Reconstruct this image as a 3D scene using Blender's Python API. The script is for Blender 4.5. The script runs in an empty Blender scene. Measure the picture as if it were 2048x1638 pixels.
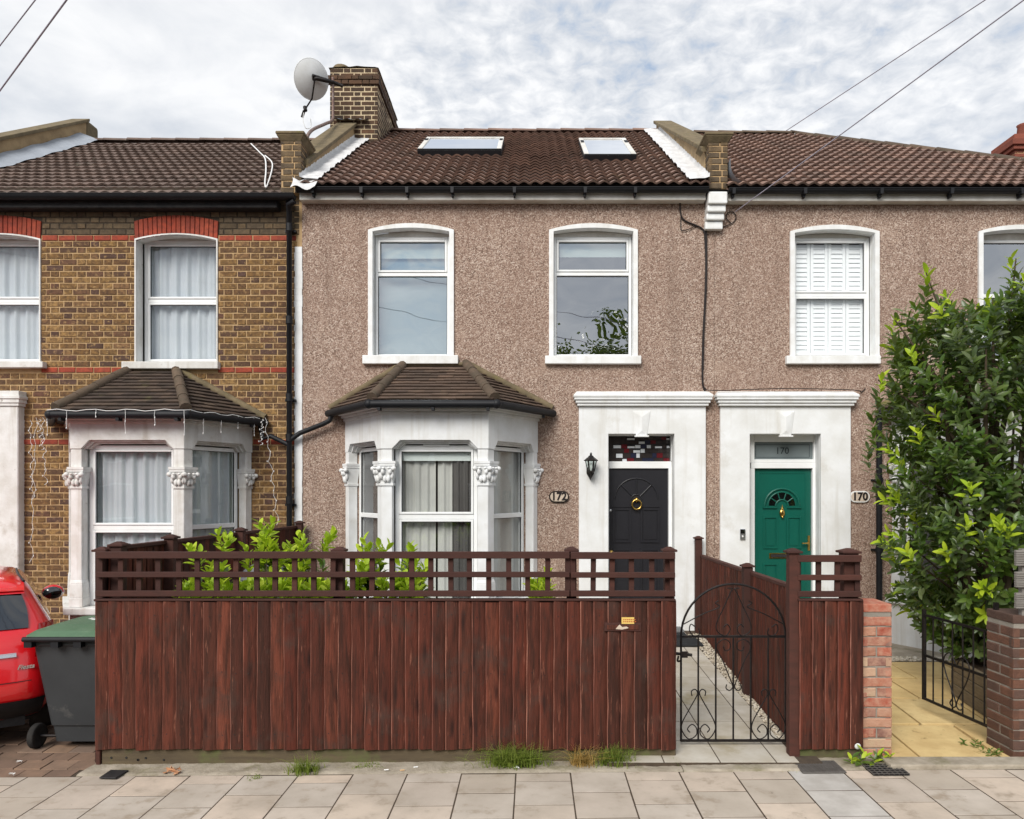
import bpy, bmesh, math, random
from mathutils import Vector, Matrix, noise as mnoise
R = random.Random(11)
sc = bpy.context.scene
COL = sc.collection
# ------------------------------------------------------------------ camera
CY, F, HX, HY, HC = -9.87, 1480.0, 1067.0, 980.0, 2.1      # camera depth, focal length in photo pixels, principal point, height
cam = bpy.data.cameras.new('camera'); cam_o = bpy.data.objects.new('camera', cam); COL.objects.link(cam_o)
cam_o.location = (0, CY, HC); cam_o.rotation_euler = (math.radians(90), 0, 0)
cam.sensor_width = 36; cam.lens = F / 2048 * 36
cam.shift_x = -(HX - 1024) / 2048; cam.shift_y = (HY - 819) / 2048
cam.clip_start = 0.05; cam.clip_end = 1200
sc.camera = cam_o
# ------------------------------------------------------------------ sky and sun
SUN_EL, SUN_AZ = math.radians(38), math.radians(203)        # azimuth clockwise from +Y (behind the camera, to the left)
w = bpy.data.worlds.new('World'); sc.world = w; w.use_nodes = True
SK = (2.2, 5.3, 1.3, 7.1)
def build_sky():
    nt = w.node_tree; N = nt.nodes; L = nt.links
    for n in list(N): N.remove(n)
    def nd(t, ins=None, **a):
        n = N.new(t)
        for k, v in a.items(): setattr(n, k, v)
        for k, v in (ins or {}).items():
            if isinstance(v, bpy.types.NodeSocket): L.new(v, n.inputs[k])
            else: n.inputs[k].default_value = v
        return n
    def math_(op, a, b=0.0, c=None):
        i = {0: a, 1: b}
        if c is not None: i[2] = c
        return nd('ShaderNodeMath', i, operation=op).outputs[0]
    def ramp(f, stops, interp='EASE'):
        n = nd('ShaderNodeValToRGB', {0: f}); e = n.color_ramp.elements; n.color_ramp.interpolation = interp
        while len(e) < len(stops): e.new(0.5)
        for k, (p, c) in enumerate(stops): e[k].position = p; e[k].color = (c, c, c, 1) if not isinstance(c, tuple) else (*c, 1)
        return n.outputs[0]
    sky = nd('ShaderNodeTexSky', sky_type='NISHITA', sun_disc=False, sun_elevation=SUN_EL, sun_rotation=SUN_AZ)
    tc = nd('ShaderNodeTexCoord').outputs['Generated']
    sp = nd('ShaderNodeSeparateXYZ', {0: tc})
    zz = math_('MAXIMUM', sp.outputs[2], 0.0)
    den = math_('ADD', zz, 0.16)
    px = math_('DIVIDE', sp.outputs[0], den); py = math_('DIVIDE', sp.outputs[1], den)
    pv = nd('ShaderNodeCombineXYZ', {0: px, 1: py, 2: 3.7}).outputs[0]
    def ns(scale, det, rough, off=0.0, dist=0.0):
        v = nd('ShaderNodeVectorMath', {0: pv, 1: (off, off * 0.7, off)}, operation='ADD').outputs[0]
        return nd('ShaderNodeTexNoise', {'Vector': v, 'Scale': scale, 'Detail': det, 'Roughness': rough, 'Distortion': dist}).outputs['Fac']
    soft = ns(1.5, 5, .55, SK[0], .3); broad = ns(.8, 2, .5, SK[1]); puff = ns(19.0, 5, .58, SK[2], .35); mid = ns(5.0, 6, .6, SK[3], .4)
    mott = ramp(broad, [(.42, 0.0), (.58, 1.0)])                # where the cloud sheet breaks into small puffs
    val = math_('ADD', math_('MULTIPLY', soft, .62), math_('ADD', math_('MULTIPLY', mid, .34), math_('MULTIPLY', math_('MULTIPLY', math_('SUBTRACT', puff, .5), mott), .62)))
    ccol = ramp(val, [(.28, (1.45, 2.0, 2.85)), (.37, (2.45, 2.75, 3.2)), (.455, (3.15, 3.28, 3.48)), (.62, (4.4, 4.4, 4.4))], 'LINEAR')
    mx = nd('ShaderNodeMix', {0: .06, 6: ccol, 7: sky.outputs[0]}, data_type='RGBA').outputs[2]
    bg = nd('ShaderNodeBackground', {0: mx, 1: 0.1})
    out = nd('ShaderNodeOutputWorld', {0: bg.outputs[0]})
build_sky()
sun = bpy.data.lights.new('sun', 'SUN'); sun.energy = 1.5; sun.angle = math.radians(32); sun.color = (1, .96, .9)
sun_o = bpy.data.objects.new('sun', sun); COL.objects.link(sun_o); sun_o.location = (-6, -18, 20)
sdir = Vector((math.sin(SUN_AZ) * math.cos(SUN_EL), math.cos(SUN_AZ) * math.cos(SUN_EL), math.sin(SUN_EL)))
sun_o.rotation_euler = (-sdir).to_track_quat('-Z', 'Y').to_euler()
vs = sc.view_settings; vs.view_transform = 'Standard'; vs.look = 'None'; vs.gamma = 1; vs.use_curve_mapping = False; vs.exposure = 1.22
sc.render.engine = 'CYCLES'
# ------------------------------------------------------------------ helpers
def X(p, Y=0.0): return (p - HX) * (Y - CY) / F            # metres to the right of the camera of a photo column, at depth Y
def Z(p, Y=0.0): return HC - (p - HY) * (Y - CY) / F       # height of a photo row, at depth Y
def lin(r, g, b):
    f = lambda c: (c / 255 / 12.92) if c <= 10 else (((c / 255) + .055) / 1.055) ** 2.4
    return (f(r), f(g), f(b), 1)
I4 = Matrix.Identity(4)
class MB:
    def __init__(s, M=None): s.v = []; s.f = []; s.sm = []; s.M = M
    def add(s, vs, fs, smooth=False):
        b = len(s.v)
        if s.M is not None: vs = [s.M @ Vector(p) for p in vs]
        s.v.extend([tuple(p) for p in vs])
        for f in fs: s.f.append([b + i for i in f]); s.sm.append(smooth)
        return s
    def box(s, x0, x1, y0, y1, z0, z1):
        return s.add([(x0,y0,z0),(x1,y0,z0),(x1,y1,z0),(x0,y1,z0),(x0,y0,z1),(x1,y0,z1),(x1,y1,z1),(x0,y1,z1)],
              [(0,3,2,1),(4,5,6,7),(0,1,5,4),(1,2,6,5),(2,3,7,6),(3,0,4,7)])
    def quad(s, *p): return s.add(p, [tuple(range(len(p)))])
    def prism(s, poly, y0, y1):                              # (x, z) outline pushed along Y
        n = len(poly)
        return s.add([(x,y0,z) for x, z in poly] + [(x,y1,z) for x, z in poly],
              [tuple(range(n)), tuple(range(2*n-1, n-1, -1))] + [(i, i+n, (i+1) % n + n, (i+1) % n) for i in range(n)])
    def prismz(s, poly, z0, z1, scale_top=None):             # (x, y) outline pushed along Z
        n = len(poly); top = poly if scale_top is None else scale_top
        return s.add([(x,y,z0) for x, y in poly] + [(x,y,z1) for x, y in top],
              [tuple(range(n-1, -1, -1)), tuple(range(n, 2*n))] + [(i, (i+1) % n, (i+1) % n + n, i+n) for i in range(n)])
    def tube(s, pts, r, n=8, cap=True, smooth=True):
        pts = [Vector(p) for p in pts]; rr = r if isinstance(r, (list, tuple)) else [r] * len(pts)
        vs = []; prev = None
        for i, p in enumerate(pts):
            t = (pts[min(i+1, len(pts)-1)] - pts[max(i-1, 0)])
            if t.length < 1e-9: t = Vector((0, 0, 1))
            t.normalize()
            if prev is None:
                a = Vector((0,0,1)) if abs(t.z) < .9 else Vector((1,0,0)); u = t.cross(a).normalized()
            else:
                u = (prev - t * prev.dot(t))
                u = u.normalized() if u.length > 1e-6 else t.orthogonal().normalized()
            prev = u; b = t.cross(u)
            for k in range(n):
                a = 2 * math.pi * k / n
                vs.append(p + (u * math.cos(a) + b * math.sin(a)) * rr[i])
        fs = [(i*n+k, i*n+(k+1) % n, (i+1)*n+(k+1) % n, (i+1)*n+k) for i in range(len(pts)-1) for k in range(n)]
        if s.M is not None: pass
        s.add(vs, fs, smooth)
        if cap: s.add(vs[:n], [tuple(range(n))]); s.add(vs[-n:], [tuple(range(n))])
        return s
    def lathe(s, prof, c, n=16, axis='Z', smooth=True):      # profile of (radius, height)
        vs = []
        for r, h in prof:
            for k in range(n):
                a = 2*math.pi*k/n; p = (r*math.cos(a), r*math.sin(a), h)
                if axis == 'Y': p = (p[0], p[2], p[1])
                if axis == 'X': p = (p[2], p[0], p[1])
                vs.append((c[0]+p[0], c[1]+p[1], c[2]+p[2]))
        fs = [(i*n+k, i*n+(k+1) % n, (i+1)*n+(k+1) % n, (i+1)*n+k) for i in range(len(prof)-1) for k in range(n)]
        s.add(vs, fs, smooth); m = (len(prof)-1)*n
        if prof[0][0] > 1e-4: s.add(vs[:n], [tuple(range(n))])
        if prof[-1][0] > 1e-4: s.add(vs[m:], [tuple(range(n))])
        return s
    def ball(s, c, rad, n=8, m=6):
        rx, ry, rz = rad if isinstance(rad, (tuple, list)) else (rad,)*3
        vs = []
        for j in range(m+1):
            a = math.pi*j/m
            for k in range(n):
                b = 2*math.pi*k/n
                vs.append((c[0]+rx*math.sin(a)*math.cos(b), c[1]+ry*math.sin(a)*math.sin(b), c[2]+rz*math.cos(a)))
        return s.add(vs, [(j*n+k, j*n+(k+1) % n, (j+1)*n+(k+1) % n, (j+1)*n+k) for j in range(m) for k in range(n)], True)
    def grid(s, fn, nu, nv, smooth=True):
        vs = [fn(i/nu, j/nv) for j in range(nv+1) for i in range(nu+1)]
        return s.add(vs, [(j*(nu+1)+i, j*(nu+1)+i+1, (j+1)*(nu+1)+i+1, (j+1)*(nu+1)+i) for j in range(nv) for i in range(nu)], smooth)
    def mesh(s, name, mat, bev=0.0, seg=1, recalc=True, weld=False):
        me = bpy.data.meshes.new(name); me.from_pydata(s.v, [], s.f)
        me.polygons.foreach_set('use_smooth', s.sm)
        if recalc or bev or weld:
            bm = bmesh.new(); bm.from_mesh(me)
            if weld: bmesh.ops.remove_doubles(bm, verts=bm.verts, dist=1e-5)
            bmesh.ops.recalc_face_normals(bm, faces=bm.faces)
            if bev:
                ed = [e for e in bm.edges if len(e.link_faces) == 2 and e.calc_face_angle(0) > .5]
                bmesh.ops.bevel(bm, geom=ed, offset=bev, segments=seg, affect='EDGES', profile=.6, clamp_overlap=True)
            bm.to_mesh(me); bm.free()
        me.materials.append(MT[mat] if isinstance(mat, str) else mat)
        return me
INV = {}
def setparent(o, p):
    if p is not None:
        o.parent = p
        if p.name in INV: o.matrix_parent_inverse = INV[p.name]
def thing(name, label, cat, loc=(0,0,0), group=None):
    o = bpy.data.objects.new(name, None); COL.objects.link(o); o.location = loc; o.empty_display_size = .1
    o['label'] = label; o['category'] = cat
    if group: o['group'] = group
    INV[o.name] = Matrix.Translation(-Vector(loc)); return o
def part(name, mb, mat, parent=None, bev=0.0, seg=1, recalc=True, weld=False, stuff=False, label=None):
    o = bpy.data.objects.new(name, mb.mesh(name, mat, bev, seg, recalc, weld)); COL.objects.link(o); setparent(o, parent)
    if stuff: o['kind'] = 'stuff'
    if label: o['label'] = label
    return o
def inst(name, me, parent, M):
    o = bpy.data.objects.new(name, me); COL.objects.link(o); setparent(o, parent); o.matrix_basis = M; return o
def single(name, mb, mat, label, cat, group=None, **k):
    o = part(name, mb, mat, None, **k); o['label'] = label; o['category'] = cat
    if group: o['group'] = group
    return o
def struct(name, mb, mat, **k):
    o = part(name, mb, mat, None, **k); o['kind'] = 'structure'; return o
def text_mesh(txt, size, depth, off=0.0, shear=0.0):
    cu = bpy.data.curves.new('lettering', 'FONT'); cu.body = txt; cu.size = size; cu.extrude = depth; cu.offset = off; cu.shear = shear
    cu.align_x = 'CENTER'; cu.align_y = 'CENTER'; cu.resolution_u = 3
    o = bpy.data.objects.new('lettering', cu); COL.objects.link(o); bpy.context.view_layer.update()
    me = bpy.data.meshes.new_from_object(o); bpy.data.objects.remove(o); return me
def put_text(name, txt, size, mat, parent, M, depth=.002, off=0.0, shear=0.0, sx=1.0):
    me = text_mesh(txt, size, depth, off, shear); me.materials.clear(); me.materials.append(MT[mat])
    return inst(name, me, parent, M @ Matrix.Diagonal((sx, 1, 1, 1)))
RX90 = Matrix.Rotation(math.radians(90), 4, 'X')
def frame(o, u, v, n): return Matrix(((u[0],v[0],n[0],o[0]),(u[1],v[1],n[1],o[1]),(u[2],v[2],n[2],o[2]),(0,0,0,1)))
# ------------------------------------------------------------------ materials
MT = {}
def mk(name, pal, c2=None, scale=6.0, amt=.5, rough=.8, bump=.15, bscale=60.0, bdist=.004, rvar=0.0, metal=0.0, stretch=None, spec=.3,
       coat=0.0, dirt=None, dscale=1.2, dlo=.5, dhi=.7, lo=.35, hi=.65, detail=5, transl=0.0, rand_off=False, bump2=None, knots=None, streak=None, scuff=None, sscale=6.0, slo=.64, shi=.72):
    m = bpy.data.materials.new(name); m.use_nodes = True; nt = m.node_tree; N = nt.nodes; L = nt.links; MT[name] = m
    bs = N['Principled BSDF']; out = N['Material Output']
    def nd(t, ins=None, **a):
        n = N.new(t)
        for k, v in a.items(): setattr(n, k, v)
        for k, v in (ins or {}).items():
            if isinstance(v, bpy.types.NodeSocket): L.new(v, n.inputs[k])
            else: n.inputs[k].default_value = v
        return n
    geo = nd('ShaderNodeNewGeometry'); pos = geo.outputs['Position']
    rnd = nd('ShaderNodeMath', {0: nd('ShaderNodeMath', {0: geo.outputs['Random Per Island'], 1: nd('ShaderNodeObjectInfo').outputs['Random']}, operation='ADD').outputs[0]}, operation='FRACT').outputs[0]
    vec = pos
    if rand_off: vec = nd('ShaderNodeVectorMath', {0: vec, 1: nd('ShaderNodeCombineXYZ', {0: nd('ShaderNodeMath', {0: rnd, 1: 37.0}, operation='MULTIPLY').outputs[0], 2: nd('ShaderNodeMath', {0: rnd, 1: 53.0}, operation='MULTIPLY').outputs[0]}).outputs[0]}, operation='ADD').outputs[0]
    if stretch: vec = nd('ShaderNodeVectorMath', {0: vec, 1: stretch}, operation='MULTIPLY').outputs[0]
    def ns(sc_, det=detail, r=.6, v=vec): return nd('ShaderNodeTexNoise', {'Vector': v, 'Scale': sc_, 'Detail': det, 'Roughness': r}).outputs['Fac']
    def mixc(f, a, b, bt='MIX'): return nd('ShaderNodeMix', {0: f, 6: a, 7: b}, data_type='RGBA', blend_type=bt).outputs[2]
    def mr(v, a, b, c=0.0, d=1.0): return nd('ShaderNodeMapRange', {0: v, 1: a, 2: b, 3: c, 4: d}).outputs[0]
    if isinstance(pal, list):
        rp = nd('ShaderNodeValToRGB', {0: rnd}); e = rp.color_ramp.elements
        while len(e) < len(pal): e.new(.5)
        for i, c in enumerate(pal): e[i].position = i/(len(pal)-1); e[i].color = c
        col = rp.outputs[0]
    else:
        col = nd('ShaderNodeRGB').outputs[0]; col.default_value = pal
    if c2: col = mixc(mr(ns(scale), lo, hi, 0, amt), col, c2)
    if dirt: col = mixc(mr(ns(dscale, 6, .65, pos), dlo, dhi, 0, .85), col, dirt)
    if knots:
        kv = nd('ShaderNodeTexVoronoi', {'Vector': nd('ShaderNodeVectorMath', {0: vec, 1: (.62, .62, 1.5)}, operation='MULTIPLY').outputs[0], 'Scale': 1.0}).outputs['Distance']
        col = mixc(mr(kv, .05, .2, .8, 0), col, knots)
    if streak:
        sv_ = nd('ShaderNodeVectorMath', {0: pos, 1: (9.0, 9.0, .55)}, operation='MULTIPLY').outputs[0]
        col = mixc(mr(ns(1.0, 5, .6, sv_), .54, .76, 0, .6), col, streak)
    if scuff: col = mixc(mr(ns(sscale, 5, .65), slo, shi, 0, .8), col, scuff)
    if rvar: col = mixc(1.0, col, nd('ShaderNodeCombineColor', {k: mr(rnd, 0, 1, 1-rvar, 1+rvar) for k in (0,1,2)}).outputs[0], 'MULTIPLY')
    L.new(col, bs.inputs['Base Color'])
    bs.inputs['Roughness'].default_value = rough; bs.inputs['Metallic'].default_value = metal
    bs.inputs['Specular IOR Level'].default_value = spec; bs.inputs['Coat Weight'].default_value = coat; bs.inputs['Coat Roughness'].default_value = .06
    if bump:
        h = ns(bscale, 4, .6)
        if bump2: h = nd('ShaderNodeMath', {0: h, 1: ns(bump2, 3, .5), 2: 2.0}, operation='MULTIPLY_ADD').outputs[0]
        L.new(nd('ShaderNodeBump', {'Strength': bump, 'Distance': bdist, 'Height': h}).outputs[0], bs.inputs['Normal'])
    if transl:
        tr = nd('ShaderNodeBsdfTranslucent', {0: mixc(.5, col, (.35,.5,.03,1))})
        L.new(nd('ShaderNodeMixShader', {0: transl, 1: bs.outputs[0], 2: tr.outputs[0]}).outputs[0], out.inputs[0])
    return m, nd, bs, L, pos, out
def glass(name, base=.12, tint=(.86,.92,.9,1), wav=.01, rough=0.0):
    m = bpy.data.materials.new(name); m.use_nodes = True; nt = m.node_tree; N = nt.nodes; L = nt.links; MT[name] = m
    N.remove(N['Principled BSDF']); out = N['Material Output']
    geo = N.new('ShaderNodeNewGeometry'); no = N.new('ShaderNodeTexNoise'); no.inputs['Scale'].default_value = 1.7; no.inputs['Detail'].default_value = 1
    L.new(geo.outputs['Position'], no.inputs['Vector'])
    bp = N.new('ShaderNodeBump'); bp.inputs['Strength'].default_value = 1; bp.inputs['Distance'].default_value = wav; L.new(no.outputs[0], bp.inputs['Height'])
    tr = N.new('ShaderNodeBsdfTransparent'); tr.inputs[0].default_value = tint
    gl = N.new('ShaderNodeBsdfGlossy'); gl.inputs[0].default_value = (.93,.96,1,1); gl.inputs['Roughness'].default_value = rough; L.new(bp.outputs[0], gl.inputs['Normal'])
    lw = N.new('ShaderNodeLayerWeight'); lw.inputs[0].default_value = .5; fr = N.new('ShaderNodeMath'); fr.operation = 'POWER'; L.new(lw.outputs['Facing'], fr.inputs[0]); fr.inputs[1].default_value = 4.0
    ad = N.new('ShaderNodeMath'); ad.operation = 'ADD'; ad.use_clamp = True; ad.inputs[1].default_value = base; L.new(fr.outputs[0], ad.inputs[0])
    mx = N.new('ShaderNodeMixShader'); L.new(ad.outputs[0], mx.inputs[0]); L.new(tr.outputs[0], mx.inputs[1]); L.new(gl.outputs[0], mx.inputs[2]); L.new(mx.outputs[0], out.inputs[0])
mk('white_paint', lin(232,234,235), lin(205,204,198), scale=3, amt=.55, rough=.65, bump=.25, bscale=25, bdist=.006, dirt=lin(196,192,182), dscale=2.2, dlo=.6, dhi=.8, streak=lin(196,192,182))
mk('old_white_paint', lin(226,226,224), lin(196,192,184), scale=4, amt=.7, rough=.7, bump=.4, bscale=22, bdist=.008, dirt=lin(166,154,138), dscale=2.6, dlo=.58, dhi=.76, streak=lin(168,158,144), scuff=lin(140,126,112), sscale=9, slo=.68, shi=.74)
mk('upvc', lin(236,238,238), lin(222,222,218), scale=5, amt=.4, rough=.35, bump=0, spec=.5)
mk('sill_paint', lin(234,236,236), lin(208,205,198), scale=7, amt=.5, rough=.6, bump=.4, bscale=30, streak=lin(200,197,188))
mk('fascia_white', lin(222,220,214), lin(170,164,152), scale=4, amt=.55, rough=.5, bump=.05)
mk('black_plastic', lin(20,21,25), lin(36,37,40), scale=7, amt=.4, rough=.55, bump=.06, spec=.3)
mk('black_iron', lin(24,24,26), lin(54,44,38), scale=30, amt=.5, rough=.5, bump=.2, bscale=120, metal=.3)
mk('tar_black', lin(28,28,30), lin(60,58,56), scale=10, amt=.5, rough=.7)
mk('stock_brick', [lin(108,80,54), lin(130,98,58), lin(144,112,66), lin(92,68,54), lin(152,120,72), lin(116,86,54), lin(108,76,62), lin(164,130,82), lin(132,100,60), lin(84,64,56), lin(98,74,66)], lin(76,57,45), scale=20, amt=.85, rough=.9, bump=.8, bscale=55, bdist=.01, dirt=lin(176,144,98), dscale=17, dlo=.54, dhi=.7)
mk('sooty_brick', [lin(112,96,74), lin(96,82,64), lin(124,104,78), lin(88,76,62), lin(116,100,80)], lin(58,50,42), scale=12, amt=.6, rough=.92, bump=.7, bscale=55, bdist=.01)
mk('rust_brick', [lin(132,74,60), lin(120,68,56), lin(144,82,66)], lin(104,64,54), scale=10, amt=.5, rough=.9, bump=.5, bscale=60)
mk('red_brick', [lin(150,62,44), lin(168,74,50), lin(136,60,46), lin(172,82,58), lin(156,68,50)], lin(112,56,46), scale=16, amt=.75, rough=.85, bump=.5, bscale=60, bdist=.008)
mk('pier_brick', [lin(166,82,62), lin(146,76,60), lin(170,86,64), lin(134,90,76), lin(196,172,142), lin(152,70,54), lin(128,96,86), lin(176,106,80), lin(158,80,64), lin(186,150,118), lin(140,80,66)], lin(186,148,126), scale=14, amt=.7, rough=.9, bump=.6, bscale=50, bdist=.01)
mk('dark_brick', [lin(110,74,58), lin(92,66,54), lin(122,84,66), lin(100,76,66), lin(84,66,58)], lin(70,54,48), scale=10, amt=.5, rough=.9, bump=.6, bscale=50, bdist=.01)
mk('chimney_brick', [lin(78,62,50), lin(92,70,52), lin(66,54,46), lin(104,76,56), lin(72,58,46), lin(84,66,54)], lin(54,46,40), scale=12, amt=.5, rough=.92, bump=.6, bscale=50, bdist=.01)
mk('mortar', lin(190,160,120), lin(162,135,98), scale=12, amt=.6, rough=.95, bump=.5, bscale=80)
mk('mortar_dark', lin(66,58,48), lin(50,44,38), scale=12, amt=.6, rough=.95, bump=.5, bscale=80)
mk('mortar_pale', lin(206,188,156), lin(160,142,112), scale=12, amt=.6, rough=.95, bump=.5, bscale=80)
mk('mortar_grey', lin(150,144,134), lin(120,114,104), scale=12, amt=.6, rough=.95, bump=.5, bscale=80)
mk('roof_tile', [lin(136,110,98), lin(120,98,88), lin(148,120,106), lin(128,104,93), lin(112,94,84)], lin(98,80,72), scale=5, amt=.5, rough=.85, bump=.3, bscale=70, scuff=lin(166,152,130), sscale=13, slo=.68, shi=.76, dirt=lin(110,96,76), dscale=4, dlo=.62, dhi=.8)
mk('old_roof_tile', [lin(116,98,88), lin(104,88,80), lin(126,107,97), lin(110,95,87)], lin(88,75,68), scale=7, amt=.6, rough=.9, bump=.4, bscale=60, dirt=lin(150,142,128), dscale=9, dlo=.62, dhi=.72)
mk('bay_tile', [lin(100,82,70), lin(84,70,61), lin(112,92,78), lin(92,76,66)], lin(66,56,48), scale=6, amt=.6, rough=.9, bump=.4, bscale=60, dirt=lin(92,88,66), dscale=5, dlo=.6, dhi=.75)
mk('old_bay_tile', [lin(84,70,60), lin(72,60,54), lin(96,80,68), lin(66,56,50)], lin(50,44,38), scale=6, amt=.6, rough=.92, bump=.5, bscale=60, dirt=lin(96,92,62), dscale=5, dlo=.6, dhi=.74)
mk('ridge_tile', [lin(100,84,70), lin(90,76,64), lin(110,92,76)], lin(72,66,54), scale=9, amt=.6, rough=.9, bump=.5, bscale=40, bdist=.01)
mk('parapet_render', lin(172,148,112), lin(132,112,84), scale=5, amt=.7, rough=.92, bump=.5, bscale=30, dirt=lin(98,86,66), dscale=3, dlo=.55, dhi=.75)
mk('coping', lin(122,108,84), lin(88,80,62), scale=8, amt=.7, rough=.95, bump=.6, bscale=30, bdist=.01, dirt=lin(110,104,58), dscale=6, dlo=.58, dhi=.74)
mk('flashing', lin(220,220,220), lin(180,178,176), scale=9, amt=.6, rough=.6, bump=.5, bscale=24, bdist=.012)
mk('lead', lin(160,166,174), lin(128,134,142), scale=6, amt=.5, rough=.5, bump=.2)
mk('fence_wood', [lin(104,54,41), lin(80,43,34), lin(120,66,50), lin(66,40,33), lin(92,50,39), lin(88,44,34), lin(112,58,44)], lin(50,33,27), scale=2.6, amt=.8, rough=.7, bump=.9, bscale=9, knots=lin(44,28,25), scuff=lin(150,98,80), sscale=3.3, slo=.62, shi=.74, bdist=.006, stretch=(14,14,1.3), rand_off=True, dirt=lin(70,56,50), dscale=3.4, dlo=.54, dhi=.74, lo=.38, hi=.64, spec=.15)
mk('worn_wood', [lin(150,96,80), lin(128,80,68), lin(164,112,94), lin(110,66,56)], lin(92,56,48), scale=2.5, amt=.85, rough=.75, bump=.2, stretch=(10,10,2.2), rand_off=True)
mk('trellis_wood', [lin(74,43,36), lin(62,38,33), lin(84,49,40)], lin(58,38,32), scale=3, amt=.6, rough=.75, bump=.4, bscale=9, bdist=.004, stretch=(3,14,8), rand_off=True)
mk('gravel_board', lin(98,86,66), lin(74,64,52), scale=2, amt=.7, rough=.9, bump=.5, bscale=10, stretch=(1.2,8,12), dirt=lin(92,98,58), dscale=3, dlo=.5, dhi=.66)
mk('paving', [lin(196,181,164), lin(185,173,160), lin(202,185,167), lin(189,179,167), lin(178,166,151)], lin(160,149,135), scale=3.0, amt=.7, rough=.88, bump=.35, bscale=120, dirt=lin(150,135,117), dscale=6, dlo=.55, dhi=.72, bump2=18, scuff=lin(104,94,82), sscale=20, slo=.69, shi=.74)
mk('paving_grey', [lin(194,188,180), lin(186,182,176)], lin(160,154,146), scale=6, amt=.7, rough=.88, bump=.35, bscale=120)
mk('joint_dirt', lin(84,72,60), lin(62,54,46), scale=20, amt=.6, rough=.98, bump=.4)
mk('path_stone', [lin(196,190,178), lin(188,182,170), lin(202,196,186), lin(182,176,164)], lin(166,156,138), scale=3.5, amt=.8, rough=.85, bump=.4, bscale=40, dirt=lin(150,138,108), dscale=2.2, dlo=.54, dhi=.7, bump2=8)
mk('yellow_stone', [lin(216,190,134), lin(208,180,124), lin(222,198,146)], lin(186,156,106), scale=5, amt=.7, rough=.85, bump=.45, bscale=50, dirt=lin(150,124,78), dscale=14, dlo=.62, dhi=.72)
mk('concrete', lin(172,162,146), lin(136,126,110), scale=7, amt=.8, rough=.95, bump=.7, bscale=40, bdist=.01, dirt=lin(118,112,84), dscale=4, dlo=.54, dhi=.7)
mk('drive_block', [lin(138,112,94), lin(122,100,86), lin(150,122,100), lin(128,110,98)], lin(100,84,72), scale=6, amt=.6, rough=.92, bump=.5, bscale=50)
mk('soil', lin(84,66,50), lin(56,46,36), scale=9, amt=.8, rough=1, bump=1, bscale=25, bdist=.03)
mk('gravel', [lin(206,196,176), lin(178,166,146), lin(220,212,198), lin(156,144,126)], lin(140,128,110), scale=20, amt=.5, rough=.9)
mk('asphalt', lin(92,92,92), lin(72,72,73), scale=12, amt=.7, rough=.92, bump=.5, bscale=150)
mk('kerb_stone', lin(170,168,162), lin(140,138,132), scale=9, amt=.6, rough=.9, bump=.3)
mk('car_red', lin(214,10,22), None, rough=.28, bump=0, spec=.5, coat=1.0)
mk('car_black', lin(22,22,25), lin(34,34,37), scale=40, amt=.5, rough=.5, bump=.05)
mk('chrome', lin(205,205,208), None, rough=.18, bump=0, metal=1.0)
mk('tail_red', lin(150,8,14), None, rough=.12, bump=0, coat=1)
mk('lamp_clear', lin(228,226,226), None, rough=.15, bump=0, coat=1)
mk('car_glass', lin(14,16,18), None, rough=.03, bump=0, spec=.9, coat=1)
mk('tyre', lin(34,33,33), lin(60,57,54), scale=14, amt=.5, rough=.9, bump=.3)
mk('bin_grey', lin(56,58,60), lin(46,48,50), scale=3, amt=.6, rough=.55, bump=.12, bscale=160, dirt=lin(104,102,98), dscale=5, dlo=.62, dhi=.8)
mk('bin_green', lin(84,112,86), lin(70,98,74), scale=4, amt=.6, rough=.5, bump=.1, dirt=lin(104,126,102), dscale=5, dlo=.58, dhi=.8)
mk('bin_paint', lin(236,238,234), None, rough=.7, bump=0)
mk('brass', lin(206,172,96), lin(160,124,60), scale=20, amt=.5, rough=.25, bump=0, metal=1)
mk('door_black', lin(28,28,33), lin(34,34,38), scale=4, amt=.5, rough=.38, bump=.08, spec=.5)
mk('door_green', lin(8,88,74), lin(8,78,66), scale=3, amt=.5, rough=.35, bump=.05, spec=.5)
mk('steel', lin(176,178,180), None, rough=.35, bump=0, metal=.9)
mk('curtain_white', lin(232,238,244), lin(214,222,232), scale=3, amt=.5, rough=.95, bump=0, transl=.35)
mk('curtain_grey', lin(214,214,208), lin(186,186,182), scale=2, amt=.6, rough=.95, bump=0, transl=.2)
mk('curtain_dark', lin(96,94,92), lin(78,76,74), scale=2, amt=.6, rough=.95, bump=0)
mk('blind', lin(222,230,226), None, rough=.9, bump=0)
mk('blind_grey', lin(168,182,188), None, rough=.9, bump=0)
mk('shutter', lin(244,246,247), None, rough=.5, bump=0)
mk('room', lin(92,88,82), lin(74,70,66), scale=1, amt=.6, rough=.95, bump=0)
mk('dish', lin(214,216,216), lin(196,196,192), scale=6, amt=.5, rough=.5, bump=0)
mk('rust_steel', lin(112,84,74), lin(146,138,134), scale=14, amt=.7, rough=.6, bump=.2, metal=.4)
mk('plaque_stone', lin(206,190,172), lin(184,168,150), scale=40, amt=.6, rough=.8, bump=.1)
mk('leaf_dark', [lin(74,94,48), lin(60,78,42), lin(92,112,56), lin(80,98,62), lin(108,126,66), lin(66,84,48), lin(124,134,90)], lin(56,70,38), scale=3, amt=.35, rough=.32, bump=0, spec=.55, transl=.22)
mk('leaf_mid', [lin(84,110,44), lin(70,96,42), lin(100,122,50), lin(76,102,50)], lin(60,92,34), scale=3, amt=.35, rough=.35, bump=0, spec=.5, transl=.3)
mk('leaf_new', [lin(188,206,48), lin(166,196,44), lin(204,216,66), lin(176,202,54)], lin(146,182,40), scale=4, amt=.4, rough=.45, bump=0, spec=.4, transl=.4)
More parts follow.
